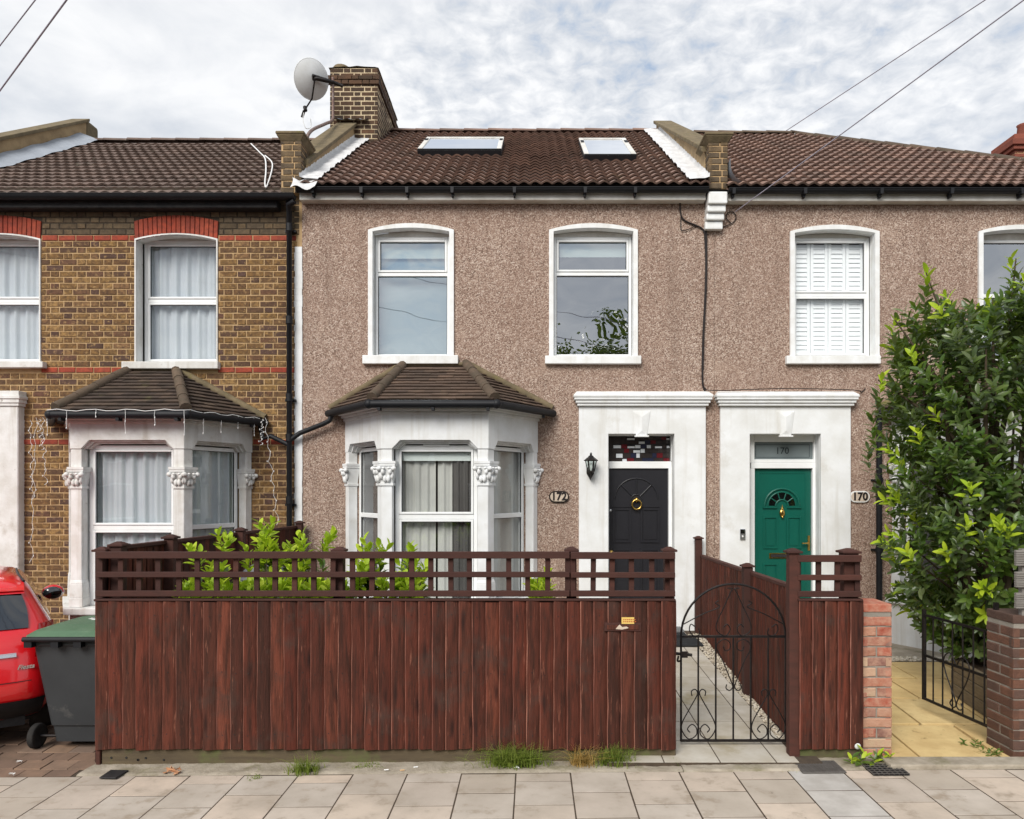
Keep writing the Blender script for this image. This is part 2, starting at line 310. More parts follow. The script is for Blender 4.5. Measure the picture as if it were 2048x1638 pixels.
mk('grass', [lin(140,156,64), lin(116,138,54), lin(164,174,88), lin(128,148,60)], lin(98,118,48), scale=6, amt=.4, rough=.7, bump=0, transl=.3)
mk('dry_grass', [lin(196,164,96), lin(176,142,80), lin(208,182,120)], lin(160,124,66), scale=6, amt=.4, rough=.85, bump=0, transl=.2)
mk('bark', lin(86,74,58), lin(60,52,42), scale=14, amt=.7, rough=.95, bump=.7, bscale=40)
mk('planter_wood', lin(132,118,96), lin(100,88,70), scale=4, amt=.7, rough=.9, bump=.4, stretch=(2,2,14))
mk('grey_wood', lin(140,136,130), lin(112,106,100), scale=3, amt=.7, rough=.9, bump=.4, stretch=(2,10,16))
mk('tarpaulin', lin(120,122,128), lin(92,94,100), scale=4, amt=.6, rough=.5, bump=.3, bscale=12, bdist=.02)
mk('white_plastic', lin(232,232,230), None, rough=.4, bump=0)
mk('wire_grey', lin(160,155,168), None, rough=.6, bump=0)
mk('wire_black', lin(34,28,28), None, rough=.6, bump=0)
mk('litter_white', lin(240,240,238), None, rough=.8, bump=0)
mk('litter_tan', lin(214,176,130), None, rough=.9, bump=0)
mk('dead_leaf', [lin(200,150,110), lin(176,120,84), lin(214,172,136)], lin(150,104,74), scale=14, amt=.4, rough=.9, bump=0)
mk('sticker_yellow', lin(222,190,108), lin(206,172,90), scale=20, amt=.5, rough=.6, bump=0)
mk('sticker_red', lin(170,92,52), None, rough=.7, bump=0)
mk('iron_cover', lin(104,100,96), lin(80,76,72), scale=16, amt=.6, rough=.7, bump=.5, bscale=70, metal=.3)
mk('glass_dark', lin(58,52,50), lin(42,38,38), scale=9, amt=.5, rough=.15, bump=0, spec=.6)
mk('glass_white', lin(214,218,222), lin(190,196,204), scale=9, amt=.4, rough=.15, bump=0, spec=.6)
mk('glass_red', lin(96,30,36), None, rough=.15, bump=0, spec=.6)
mk('glass_blue', lin(42,46,66), None, rough=.15, bump=0, spec=.6)
mk('frosted', lin(112,122,124), lin(100,108,110), scale=5, amt=.5, rough=.3, bump=0, spec=.5)
mk('frost_line', lin(52,58,60), None, rough=.4, bump=0)
mk('rubber_mat', lin(44,46,48), lin(30,31,33), scale=30, amt=.6, rough=.9, bump=.6)
mk('step_stone', lin(120,122,122), lin(96,98,98), scale=6, amt=.6, rough=.85, bump=.3)
glass('pane_glass', .085, tint=(.97,.985,.985,1), wav=.003)
glass('pane_mirror', .38, tint=(.8,.86,.86,1), wav=.005)
glass('skylight_glass', .7, wav=.002)
glass('lamp_glass', .04, wav=0)
# pebbledash: small stones of several browns pressed into render
m, nd, bs, L, pos, out = mk('pebbledash', lin(165,140,125), None, bump=0, rough=.92)
v1 = nd('ShaderNodeTexVoronoi', {'Vector': pos, 'Scale': 80.0, 'Randomness': 1.0})
h1 = nd('ShaderNodeSeparateColor', {0: v1.outputs['Color']})
rp = nd('ShaderNodeValToRGB', {0: h1.outputs[0]}); e = rp.color_ramp.elements
cs = [(0, lin(100,82,71)), (.18, lin(130,108,95)), (.42, lin(157,134,119)), (.68, lin(177,155,140)), (.88, lin(198,179,164)), (1, lin(214,198,185))]
while len(e) < len(cs): e.new(.5)
for i, (p, c) in enumerate(cs): e[i].position = p; e[i].color = c
n1 = nd('ShaderNodeTexNoise', {'Vector': pos, 'Scale': .8, 'Detail': 5.0}); n2 = nd('ShaderNodeTexNoise', {'Vector': pos, 'Scale': 16.0, 'Detail': 4.0})
a = nd('ShaderNodeMix', {0: nd('ShaderNodeMapRange', {0: n2.outputs[0], 1: .35, 2: .7, 3: 0.0, 4: .45}).outputs[0], 6: rp.outputs[0], 7: lin(136,110,96)}, data_type='RGBA').outputs[2]
b = nd('ShaderNodeMix', {0: nd('ShaderNodeMapRange', {0: n1.outputs[0], 1: .4, 2: .75, 3: 0.0, 4: .4}).outputs[0], 6: a, 7: lin(140,111,96)}, data_type='RGBA').outputs[2]
n3 = nd('ShaderNodeTexNoise', {'Vector': nd('ShaderNodeVectorMath', {0: pos, 1: (4.5, 4.5, .35)}, operation='MULTIPLY').outputs[0], 'Scale': 1.0, 'Detail': 6.0, 'Roughness': .6})
b = nd('ShaderNodeMix', {0: nd('ShaderNodeMapRange', {0: n3.outputs[0], 1: .52, 2: .74, 3: 0.0, 4: .5}).outputs[0], 6: b, 7: lin(116,96,84)}, data_type='RGBA').outputs[2]
n4 = nd('ShaderNodeTexNoise', {'Vector': pos, 'Scale': 2.3, 'Detail': 4.0})
b = nd('ShaderNodeMix', {0: nd('ShaderNodeMapRange', {0: n4.outputs[0], 1: .56, 2: .74, 3: 0.0, 4: .35}).outputs[0], 6: b, 7: lin(192,168,150)}, data_type='RGBA').outputs[2]
L.new(b, bs.inputs['Base Color'])
L.new(nd('ShaderNodeBump', {'Strength': .8, 'Distance': .008, 'Height': v1.outputs['Distance']}, invert=True).outputs[0], bs.inputs['Normal'])
# ================================================================== GROUND
def gslope(x): return .008 * (x + 3.29)
mb = MB(); mb.quad((-300,-300,-.16), (300,-300,-.16), (300,300,-.16), (-300,300,-.16)); struct('ground', mb, 'soil')
mb = MB(); mb.box(-60, 60, -19.5, -8.6, -.155, -.12); struct('road', mb, 'asphalt')
def pave_M(): return Matrix(((1,0,0,0),(0,1,0,0),(.008,0,1,.008*3.29),(0,0,0,1)))
YS = -9.87 + 5.43                                            # where the slabs stop at the garden fronts
mb = MB(pave_M()); mb.box(-20, 20, -8.45, YS, -.12, -.0022)
mb.box(-20, -3.36, YS, YS + .15, -.12, -.05)
pavement = struct('pavement', mb, 'joint_dirt')
mb = MB(); kst = None
for k in range(-8, 9):
    if kst is None:
        kb = MB(); kb.box(0, .905, 0, .15, -.13, .0); kst = kb.mesh('kerb', 'kerb_stone', .015, 2)
    inst('kerb', kst, pavement, Matrix.Translation((k*.915, -8.605, gslope(k*.915))))
SW = .3976; sm = []
for q in range(5):
    b = MB(); w_, d_ = SW-.01, SW-.01
    b.box(0, w_, 0, d_, -.05, 0); sm.append(b.mesh('paving_slab', 'paving', .0015, 1))
grey_slab = [m_.copy() for m_ in sm]
for g_ in grey_slab: g_.materials[0] = MT['paving_grey']
for k in range(-17, 17):
    x0 = -.128 + SW*k
    base = (CY + 5.27) if k % 2 == 0 else (CY + 5.068)
    ends = []
    y = base
    while y > YS - 6*SW: ends.append(y); y -= SW
    for i in range(-1, 5):
        ya, yb = base - (i+1)*SW, base - i*SW
        sy = 1.0
        top = YS - .01 + R.uniform(-.015, .012)
        if yb > top: sy = (top - ya) / SW; yb = top
        if sy < .18: continue
        if k == 3 and i < 0: pass
        me = R.choice(grey_slab if (k in (5,) and i in (0, 1, -1)) else sm)
        M = pave_M() @ Matrix.Translation((x0+.005, ya+.005, R.uniform(0, .0012))) @ Matrix.Rotation(R.uniform(-.004,.004), 4, 'Z') @ Matrix.Diagonal((1, sy, 1, 1))
        inst('paving_slab', me, pavement, M)
# rough cement strip between slabs and fences
def rough_strip(name, x0, x1, y0, y1, z, mat, n=60, amp=.008):
    b = MB()
    def fn(u, v):
        x = x0 + (x1-x0)*u; yy = y0 + (y1-y0)*v
        if v == 0: yy += .02*mnoise.noise((x*5, 1.3, 2))
        e = 0 if v < 1 else .0
        return (x, yy, z + gslope(x) + amp*mnoise.noise((x*7, yy*9, 4.1)) + amp*.6*mnoise.noise((x*23, yy*25, 1)) - (.02 if v == 0 else 0))
    b.grid(fn, n, 8)
    return part(name, b, mat, pavement)
rough_strip('cement_edging', -3.36, 1.1, YS-.02, -4.15, .004, 'concrete', 150)
rough_strip('cement_edging', 1.1, 2.0, YS-.02, -4.32, .012, 'concrete', 40)
rough_strip('cement_edging', 2.0, 2.62, YS-.02, -4.13, .008, 'concrete', 30)
b = MB(); b.box(2.62, 4.4, YS-.005, CY+5.6, -.05, gslope(3)+.035); part('edging_stone', b, 'concrete', pavement, .012, 2)
# forecourt of the brick house: small worn block paving, one surface nobody could count
b = MB()
for i in range(-32, 2):
    for j in range(0, 26):
        x0 = -3.42 + i*.205 + (.1 if j % 2 else 0); y0 = YS + .0 + j*.165
        z0 = .03*(y0 - YS) + gslope(-4.5) - .006
        if x0 + .2 > -3.30: continue
        h = R.uniform(-.004, .004)
        b.add([(x0+.004,y0+.004,z0+h),(x0+.2,y0+.004,z0+h+R.uniform(-.003,.003)),(x0+.2,y0+.16,z0+h+.005),(x0+.004,y0+.16,z0+h+.005),
               (x0-.001,y0-.001,z0-.02),(x0+.205,y0-.001,z0-.02),(x0+.205,y0+.166,z0-.015),(x0-.001,y0+.166,z0-.015)], [(0,1,2,3),(0,4,5,1),(1,5,6,2),(2,6,7,3),(3,7,4,0)])
drive = struct('driveway', MB().add([(-12,YS-.01,-.022),(-3.3,YS-.01,-.022),(-3.3,0,.115),(-12,0,.115)], [(0,1,2,3)]), 'joint_dirt')
part('block_paving', b, 'drive_block', drive, recalc=False, stuff=True)
# garden of the house with the black door
PG = lambda Y: .07 + .04*(Y - CY - 5.65)
b = MB()
b.grid(lambda u, v: (-3.28 + 5.5*u, -4.2 + 4.2*v, PG(-4.2+4.2*v) - .03 + .015*mnoise.noise((u*30, v*22, 0))), 60, 40)
struct('garden_soil', b, 'soil')
b = MB(); b.add([(.55,-4.345,-.01),(2.16,-4.345,-.01),(2.16,-4.345,PG(-4.345)-.0025),(.55,-4.345,PG(-4.345)-.0025),(.55,-4.0,PG(-4.0)-.0025),(2.16,-4.0,PG(-4.0)-.0025),(.55,0,PG(0)-.0025),(2.16,0,PG(0)-.0025)],
                [(0,1,2,3),(3,2,5,4),(4,5,7,6)])
path = struct('garden_path', b, 'joint_dirt')
psm = []
for q in range(3):
    pb = MB(); pb.box(0, .411, 0, .424, -.03, 0); psm.append(pb.mesh('path_slab', 'path_stone', .0015))
rot = Matrix.Rotation(math.atan(.04), 4, 'X')
for xj in (.56, .98, 1.40, 1.82):
    for k in range(-5, 8):
        y0 = CY + 6.40 + .435*k
        if y0 < -4.36 or y0 > -.2: continue
        sx = .4 if xj > 1.8 else 1
        inst('path_slab', R.choice(psm), path, Matrix.Translation((xj+.002, y0+.002, PG(y0)+R.uniform(0,.001))) @ rot @ Matrix.Diagonal((sx,1,1,1)))
def stones(name, parent, n, fn, r0, r1, mat='gravel'):
    b = MB()
    for i in range(n):
        p = fn(); r = R.uniform(r0, r1); vs = []
        for (x, y, z) in ((1,0,0),(-1,0,0),(0,1,0),(0,-1,0),(0,0,.7),(0,0,-.5)):
            vs.append((p[0]+x*r*R.uniform(.6,1.3), p[1]+y*r*R.uniform(.6,1.3), p[2]+z*r*R.uniform(.6,1.2)))
        b.add(vs, [(0,2,4),(2,1,4),(1,3,4),(3,0,4),(2,0,5),(1,2,5),(3,1,5),(0,3,5)])
    o = part(name, b, mat, parent, recalc=False, stuff=True); return o
def _g():
    y = R.uniform(-3.9, -.3); return (R.uniform(1.99, 2.07+.04*(y+4.1)), y, PG(y)+R.uniform(-.004,.012))
stones('gravel_strip', path, 2600, _g, .006, .018)
# path and forecourt of the house with the green door: yellow stone
b = MB(); b.quad((2.6, CY+5.6, .02), (9.2, CY+5.6, .02), (9.2, 0, .06), (2.6, 0, .06))
ypath = struct('forecourt', b, 'concrete')
rows_ = [5.6, 6.48, 7.26, 8.0, 8.75]; offs = [2.98, 3.40, 3.80, 4.15]
for r_ in range(4):
    ya, yb = CY+rows_[r_], CY+rows_[r_+1]
    for k in range(-3, 5):
        xa = offs[r_] + .62*k; xb = xa + .612
        xa = max(xa, 2.62); xb = min(xb, 5.6)
        if xb - xa < .06: continue
        sk = -.07 if r_ < 2 else -.03
        z0 = .045 + .008*r_; jt = R.uniform(-.003,.003)
        pb = MB(); pb.add([(xa,ya,z0+jt),(xb-.016,ya,z0+jt),(xb-.016-sk,yb-.024,z0+jt+.006),(xa-sk,yb-.024,z0+jt+.006),(xa,ya,0),(xb-.016,ya,0),(xb-.016-sk,yb-.024,.0),(xa-sk,yb-.024,.0)],
            [(0,1,2,3),(0,4,5,1),(1,5,6,2),(2,6,7,3),(3,7,4,0)])
        part('paving_stone', pb, 'yellow_stone', ypath, .004)
stones('gravel_bed', ypath, 1400, lambda: (R.uniform(2.75, 6.0), R.uniform(CY+8.76, -.9), .075), .008, .025)

# ================================================================== HOUSES
H1 = thing('brick_house', 'yellow-brown brick terraced house with red window arches and peeling white bay', 'house', (-5.8, 0, .12))
H2 = thing('pebbledash_house', 'pinkish pebbledashed terraced house in the middle with black front door and two skylights', 'house', (-.4, 0, .22))
H3 = thing('pebbledash_house', 'pebbledashed end house with hipped roof and dark green front door, partly behind the laurel', 'house', (5.6, 0, .1))
XL, XA, XB, XR = -8.46, -3.19, 2.41, 8.88                    # party walls
def wall_mesh(b, x0, x1, z0, z1, ops, Y):
    xs = sorted({x0, x1, *[o[0] for o in ops], *[o[1] for o in ops]}); zs = sorted({z0, z1, *[o[2] for o in ops], *[o[4] for o in ops]})
    xs = [x for x in xs if x0 <= x <= x1]; zs = [z for z in zs if z0 <= z <= z1]
    for i in range(len(xs)-1):
        for j in range(len(zs)-1):
            cx, cz = (xs[i]+xs[i+1])/2, (zs[j]+zs[j+1])/2
            if any(o[0] < cx < o[1] and o[2] < cz < o[4] for o in ops): continue
            b.quad((xs[i],Y,zs[j]), (xs[i+1],Y,zs[j]), (xs[i+1],Y,zs[j+1]), (xs[i],Y,zs[j+1]))
    for o in ops:
        if o[4] > o[3] + 1e-4:
            pts = arc(o[0], o[1], o[3], o[4], 12)
            for (xa, za), (xb, zb) in zip(pts, pts[1:]):
                if za < o[4]-1e-5 or zb < o[4]-1e-5: b.quad((xa,Y,za), (xb,Y,zb), (xb,Y,o[4]), (xa,Y,o[4]))
def arc(x0, x1, zs, zc, n=12):
    w_ = (x1-x0)/2; h = max(zc-zs, 1e-4); r = (w_*w_+h*h)/(2*h); cx = (x0+x1)/2; cz = zc - r; a = math.asin(min(1, w_/r))
    return [(cx + r*math.sin(-a + 2*a*i/n), cz + r*math.cos(-a + 2*a*i/n)) for i in range(n+1)]
# ---- bricks
def brick_mesh(w_, h, mat, d=.05, seed=0):
    rr = random.Random(seed); b = MB(); e = .006
    j = lambda: rr.uniform(-.003, .003)
    P = [(0,0),(w_,0),(w_,h),(0,h)]; Q = [(e,e),(w_-e,e),(w_-e,h-e),(e,h-e)]
    v = [(x+j(), 0+rr.uniform(0,.003), z+j()) for x, z in Q] + [(x+j()*.6, .007, z+j()*.6) for x, z in P] + [(x, d, z) for x, z in P]
    b.add(v, [(0,1,2,3)] + [(i, i+4, (i+1) % 4+4, (i+1) % 4) for i in range(4)] + [(i+4, i+8, (i+1) % 4+8, (i+1) % 4+4) for i in range(4)])
    return b
def courses(x0, x1, z0, z1, holes, course=.08, st=.2225, hd=.107, gap=.0135, first=0):
    out_ = []; n = int(math.ceil((z1-z0)/course)); 
    for i in range(n):
        za = z0 + i*course; zb = min(za + course - gap, z1)
        if zb - za < .02: continue
        per = st+hd+2*gap; x = x0 - per + ((i+first) % 2)*per/2; k = 0
        while x < x1:
            wd = st if k % 2 == 0 else hd
            segs = [(max(x, x0), min(x+wd, x1))]
            for (ha, hb, hz0, hz1) in holes:
                if hz1 <= za+.012 or hz0 >= zb-.012: continue
                ns_ = []
                for (a, b_) in segs:
                    if hb <= a or ha >= b_: ns_.append((a, b_)); continue
                    if a < ha: ns_.append((a, ha))
                    if b_ > hb: ns_.append((hb, b_))
                segs = ns_
            for (a, b_) in segs:
                if b_-a > .025: out_.append((a, b_, za, zb))
            x += wd + gap; k += 1
    return out_
BRK = {}
def lay(rects, M, parent, mat, pick=None, limit=300, name='brick', jit=.005):
    if mat not in BRK: BRK[mat] = [brick_mesh(.2225, .0685, mat, seed=s) for s in range(4)] + [brick_mesh(.107, .0685, mat, seed=s+9) for s in range(3)]
    src = BRK[mat]; mkey = mat+'_me'
    if mkey not in BRK: BRK[mkey] = [s.mesh('brick', mat) for s in src]
    joined = MB(); nj = 0; cnt = 0
    for (a, b_, za, zb) in rects:
        wd = b_-a; k = R.randrange(4) if wd > .16 else 4+R.randrange(3)
        base = .2225 if k < 4 else .107
        T = M @ Matrix.Translation((a, -R.uniform(0, jit), za)) @ Matrix.Rotation(R.uniform(-.006,.006), 4, 'Y') @ Matrix.Diagonal((wd/base, 1, (zb-za)/.0685, 1))
        if cnt < limit and (pick is None or pick(a, b_, za, zb)):
            inst(name, BRK[mkey][k], parent, T); cnt += 1
        else:
            s = src[k]; joined.add([T @ Vector(p) for p in s.v], s.f); nj += 1
    if nj: part('brickwork', joined, mat, parent, recalc=False, stuff=True)
# ---- windows
def curtain(parent, M, x0, x1, z0, z1, y, mat, folds, amp=.03, name='curtain'):
    ph = R.uniform(0, 6)
    def fn(u, v):
        s = math.sin(u*folds*6.283+ph) + .45*math.sin(u*folds*2.3*6.283+ph*2+.6*v)
        return (x0+(x1-x0)*u, y + amp*s, z0+(z1-z0)*v)
    b = MB(M); b.grid(fn, max(16, int(folds*12)), 3); return part(name, b, mat, parent)
def window(house, M, x0, x1, z0, z1, y, split=None, sash=(True, True), gmat='pane_glass', fw=.055, name='window', bar=.05):
    """upvc window in the local frame M (x along the wall, y inward): frame with panes as sub-parts"""
    b = MB(M); d = .06
    lights = []
    b.box(x0, x0+fw, y, y+d, z0, z1); b.box(x1-fw, x1, y, y+d, z0, z1)
    b.box(x0+fw, x1-fw, y, y+d, z0, z0+fw); b.box(x0+fw, x1-fw, y, y+d, z1-fw, z1)
    if split: b.box(x0+fw, x1-fw, y, y+d, split-bar/2, split+bar/2); lights = [(z0+fw, split-bar/2), (split+bar/2, z1-fw)]
    else: lights = [(z0+fw, z1-fw)]
    win = part(name, b, 'upvc', house, .006)
    for i, (a, c) in enumerate(lights):
        xa, xb = x0+fw, x1-fw
        if sash[i]:
            sb = MB(M); s = .03
            sb.box(xa+.002, xa+s, y-.012, y+.04, a+.002, c-.002); sb.box(xb-s, xb-.002, y-.012, y+.04, a+.002, c-.002)
            sb.box(xa+s, xb-s, y-.012, y+.04, a+.002, a+s); sb.box(xa+s, xb-s, y-.012, y+.04, c-s, c-.002)
            part('sash', sb, 'upvc', win, .005); xa += s; xb -= s; a += s; c -= s
        g = MB(M); g.quad((xa-.004,y+.028,a-.004),(xb+.004,y+.028,a-.004),(xb+.004,y+.028,c+.004),(xa-.004,y+.028,c+.004)); part('pane', g, gmat, win, recalc=False)
        k = MB(M); t = .006
        for q in ((xa,xb,c-t,c),(xa,xa+t,a,c-t),(xb-t,xb,a,c-t)): k.box(q[0],q[1],y+.012,y+.025,q[2],q[3])
        part('gasket', k, 'black_plastic', win)
    return win
def surround(house, x0, x1, z0, zs, zc, band, rec, mat='sill_paint', proud=.035):
    """raised painted band round an arched opening, with its reveal"""
    b = MB(); n = 14
    A = arc(x0, x1, zs, zc, n); B = arc(x0+band, x1-band, zs-band*.35, zc-band, n)
    A = [(x0, z0)] + A + [(x1, z0)]; B = [(x0+band, z0)] + B + [(x1-band, z0)]
    m_ = len(A)
    for i in range(m_-1):
        (ax,az),(bx,bz) = A[i], A[i+1]; (cx,cz),(dx,dz) = B[i], B[i+1]
        b.quad((ax,-proud,az),(bx,-proud,bz),(dx,-proud,dz),(cx,-proud,cz))
        b.quad((ax,-proud,az),(ax,.01,az),(bx,.01,bz),(bx,-proud,bz))
        b.quad((cx,-proud,cz),(dx,-proud,dz),(dx,rec,dz),(cx,rec,cz))
    o = part('window_surround', b, mat, house, weld=True)
    return o
def sill(house, x0, x1, z0, z1, y0=-.09, y1=.14, mat='sill_paint'):
    b = MB(); b.prism([(x0,z0),(x1,z0),(x1,z1),(x0,z1)], y0, y1); return part('window_sill', b, mat, house, .008, 2)
def upper(house, px, crown, spring, bot, sl, rec, band, proud=.035, split=None, head=None, sash=(False, True), gmat='pane_mirror', fx=None):
    x0, x1 = X(px[0]), X(px[1]); zc, zs, z0 = Z(crown), Z(spring), Z(bot)
    if band: surround(house, x0, x1, z0, zs, zc, band, rec)
    xi0, xi1 = x0+band, x1-band
    zh = Z(head, rec); sp = Z(split, rec)
    win = window(house, I4, xi0+.004, xi1-.004, z0+.002, zh, rec, sp, sash, gmat, .04)
    # board that fills the arch over the frame
    pts = arc(xi0+.003, xi1-.003, zs-band*.35, zc-band-.002, 10)
    b = MB(); b.prism([(xi0+.003, zh+.002)] + pts + [(xi1-.003, zh+.002)], rec+.005, rec+.05); part('arch_board', b, 'fascia_white', win)
    sill(house, X(sl[0]), X(sl[1]), Z(sl[3]), Z(sl[2]), -.075, rec+.02)
    return win, (xi0, xi1, z0, zh)
# ---- openings
A_px, B_px, C_px, D_px = (737, 908), (1098, 1275), (1579, 1757), (1955, 2128)
O1a = (X(270), X(436), Z(727), Z(478), Z(467)); O1b = (X(-86), X(82), Z(727), Z(478), Z(467))
def op(p, crown=448, spring=461): return (X(p[0])+.03, X(p[1])-.03, Z(712), Z(spring)-.02, Z(crown)-.03)
# ---- the brick house
BAY1 = [(-6.2, 0), (X(140,-.95), -.95), (X(368,-.95), -.95), (X(505), 0)]
BAY2 = [(X(690), 0), (X(762,-.95), -.95), (X(977,-.95), -.95), (X(1076), 0)]
BAY3 = [(2*2.415-p[0], p[1]) for p in reversed(BAY2)]
zt1 = Z(404)
D1 = (X(-210), X(-40), .1, 2.35, 2.35)
b = MB(); wall_mesh(b, XL, X(606), 0, zt1+.2, [O1a, O1b, (BAY1[0][0]+.2, BAY1[3][0]-.2, .6, 2.8, 2.8)], .007)
wall1 = part('wall', b, 'mortar', H1)
b = MB(); b.quad((XL,.0055,Z(470)), (XA+.0,.0055,Z(470)), (XA,.0055,zt1+.2), (XL,.0055,zt1+.2)); part('old_pointing', b, 'mortar_dark', wall1)
RB = []                                                      # red string courses
cs_ = .08; z_base = Z(481) - 60*cs_
zr = lambda z: z_base + round((z-z_base)/cs_)*cs_
sc1, sc2, sc3 = zr(Z(481)), zr(Z(740)), zr(Z(889))
hol = [(O1a[0]-.004, O1a[1]+.004, O1a[2]-.09, O1a[4]+.0), (O1b[0]-.004, O1b[1]+.004, O1b[2]-.09, O1b[4]), (BAY1[0][0]+.03, BAY1[3][0]-.12, 0, 3.05), (-9, X(38), 0, Z(782)),
       (X(270)-.01, X(437)+.01, Z(473), Z(433)), (X(-87)-.01, X(83)+.01, Z(473), Z(433))]
hol_r = [(-9, 0, s_, s_+cs_) for s_ in (sc1, sc2, sc3)]
vis = lambda a, b_, za, zb: a > X(2) and zb < Z(520) and za > Z(1115) and b_-a > .1
lay(courses(XL, XA+.03, z_base - 20*cs_ + cs_*0, sc1, hol + hol_r), I4, wall1, 'stock_brick', vis, 300)
lay(courses(XL, X(598), sc1+cs_, zt1+.02, hol, first=1), I4, wall1, 'sooty_brick', lambda a, b_, za, zb: a > X(2), 120)
for s_ in (sc1, sc2, sc3): lay(courses(XL, XA+.02, s_, s_+cs_, hol, st=.2225, hd=.2225), Matrix.Translation((0,-.004,0)), wall1, 'red_brick', lambda a, b_, za, zb: a > X(0), 60, 'red_brick')
for (p0, p1) in ((270, 436), (-87, 82)):                     # segmental arches of rubbed red brick
    x0, x1 = X(p0), X(p1); lo = arc(x0, x1, Z(479), Z(467), 18); hi = arc(x0-.01, x1+.01, Z(443), Z(431), 18)
    for i in range(18):
        g = .004
        (ax,az),(bx,bz) = lo[i], lo[i+1]; (cx,cz),(dx,dz) = hi[i], hi[i+1]
        vb = MB(); vb.prism([(ax+g,az),(bx-g,bz),(dx-g,dz),(cx+g,cz)], -.012-R.uniform(0,.004), .05); part('arch_brick', vb, 'red_brick', wall1, .004)
for o_, s_ in ((O1a, (250, 441, 725, 739)), (O1b, (-104, 94, 725, 737))):
    rec = .2
    b = MB(); pts = [(o_[0], o_[2])] + arc(o_[0], o_[1], o_[3], o_[4], 12) + [(o_[1], o_[2])]
    t = .018
    for (ax,az),(bx,bz) in zip(pts, pts[1:]):
        b.quad((ax,-.016,az),(bx,-.016,bz),(bx,rec,bz),(ax,rec,az))
    cxm = (o_[0]+o_[1])/2
    for i in range(len(pts)-1):
        (ax,az),(bx,bz) = pts[i], pts[i+1]; k = lambda x, z: (x + (t if x < cxm else -t)*(1 if abs(x-cxm) > .4 else abs(x-cxm)/.4), z - (t if z > o_[2]+.1 else 0))
        (cx,cz),(dx,dz) = k(ax,az), k(bx,bz)
        b.quad((ax,-.016,az),(bx,-.016,bz),(dx,-.0165,dz),(cx,-.0165,cz))
    part('window_reveal', b, 'old_white_paint', H1)
    zh = Z(481, rec); win = window(H1, I4, o_[0]+.02, o_[1]-.004, o_[2]+.01, zh, rec, Z(602, rec), (True, True), 'pane_glass', .05)
    b = MB(); b.prism([(o_[0], zh)] + arc(o_[0], o_[1], o_[3], o_[4], 10) + [(o_[1], zh)], rec+.004, rec+.05); part('arch_board', b, 'fascia_white', win)
    curtain(win, I4, o_[0]-.05, o_[1]+.05, o_[2], zh, rec+.1, 'curtain_white', 7, .02)
    sill(H1, X(s_[0]), X(s_[1]), Z(s_[3]), Z(s_[2]), -.09, rec+.01, 'old_white_paint')
b = MB(); b.box(X(-330), X(36,-.12), -.12, .05, .1, Z(812,-.12)); ds = part('door_surround', b, 'old_white_paint', H1, .01)
b = MB()
for i, (h0, h1, o_) in enumerate(((812, 806, .02), (806, 798, .035), (798, 792, .05), (792, 782, .03))):
    b.box(X(-330), X(36,-.12)+o_, -.12-o_, .05, Z(h0,-.12), Z(h1,-.12))
part('cornice', b, 'old_white_paint', ds, .004)
# ---- pebbledashed houses
zt2 = Z(398)
def cutdoor(a, c): return (X(a), X(c), .1, Z(868), Z(868))
OPS2 = [op(A_px), op(B_px), cutdoor(1216, 1349), (BAY2[0][0]+.2, BAY2[3][0]-.2, .6, 2.8, 2.8)]
OPS3 = [op(C_px), op(D_px), cutdoor(1500, 1642), (BAY3[0][0]+.2, BAY3[3][0]-.2, .6, 2.8, 2.8)]
b = MB(); wall_mesh(b, X(604), XB, 0, zt2+.2, OPS2, 0.0); wall2 = part('wall', b, 'pebbledash', H2)
b = MB(); wall_mesh(b, XB+.002, XR, 0, zt2+.2, OPS3, -.003); wall3 = part('wall', b, 'pebbledash', H3)
b = MB()                                                     # white painted edge beside the brick house, rough on its left side
zz = [Z(1262) + i*.08 for i in range(64)]
for i, z_ in enumerate(zz):
    if z_ > Z(402): break
    x0 = X(589) + (.008 if i % 2 else 0) + R.uniform(-.004, .004) + (.04 if z_ > Z(470) else 0); b.box(x0, X(605)+R.uniform(-.004,.004)+(.02 if z_ > Z(470) else 0), -.016, .02, z_, z_+.081)
part('painted_edge', b, 'white_paint', H2)
CH = dict(crown=448, spring=461, bot=712, rec=.11, band=.06, head=474)
wA, rA = upper(H2, A_px, sl=(727, 917, 712, 729), split=549, **CH)
wB, rB = upper(H2, B_px, sl=(1090, 1281, 713, 729), split=548, **CH)
b = MB(); b.box(rA[0]+.05, rA[1]-.05, .2, .205, Z(508), rA[3]-.03); part('roller_blind', b, 'blind', wA)
b = MB(); b.box(rA[0]+.0, rA[1]-.0, .24, .25, rA[2], rA[3]-.05); part('blind', b, 'blind_grey', wA)
b = MB(); b.box(rB[0]+.05, rB[1]-.05, .2, .205, Z(505), rB[3]-.03); part('roller_blind', b, 'blind', wB)
wC, rC = upper(H3, C_px, sl=(1570, 1757, 713, 729), split=590, sash=(True, True), gmat='pane_glass', crown=451, spring=464, bot=714, rec=.13, band=.06, head=476)
wD, rD = upper(H3, D_px, sl=(1948, 2136, 713, 729), split=592, sash=(False, False), crown=451, spring=464, bot=714, rec=.13, band=.06, head=480)
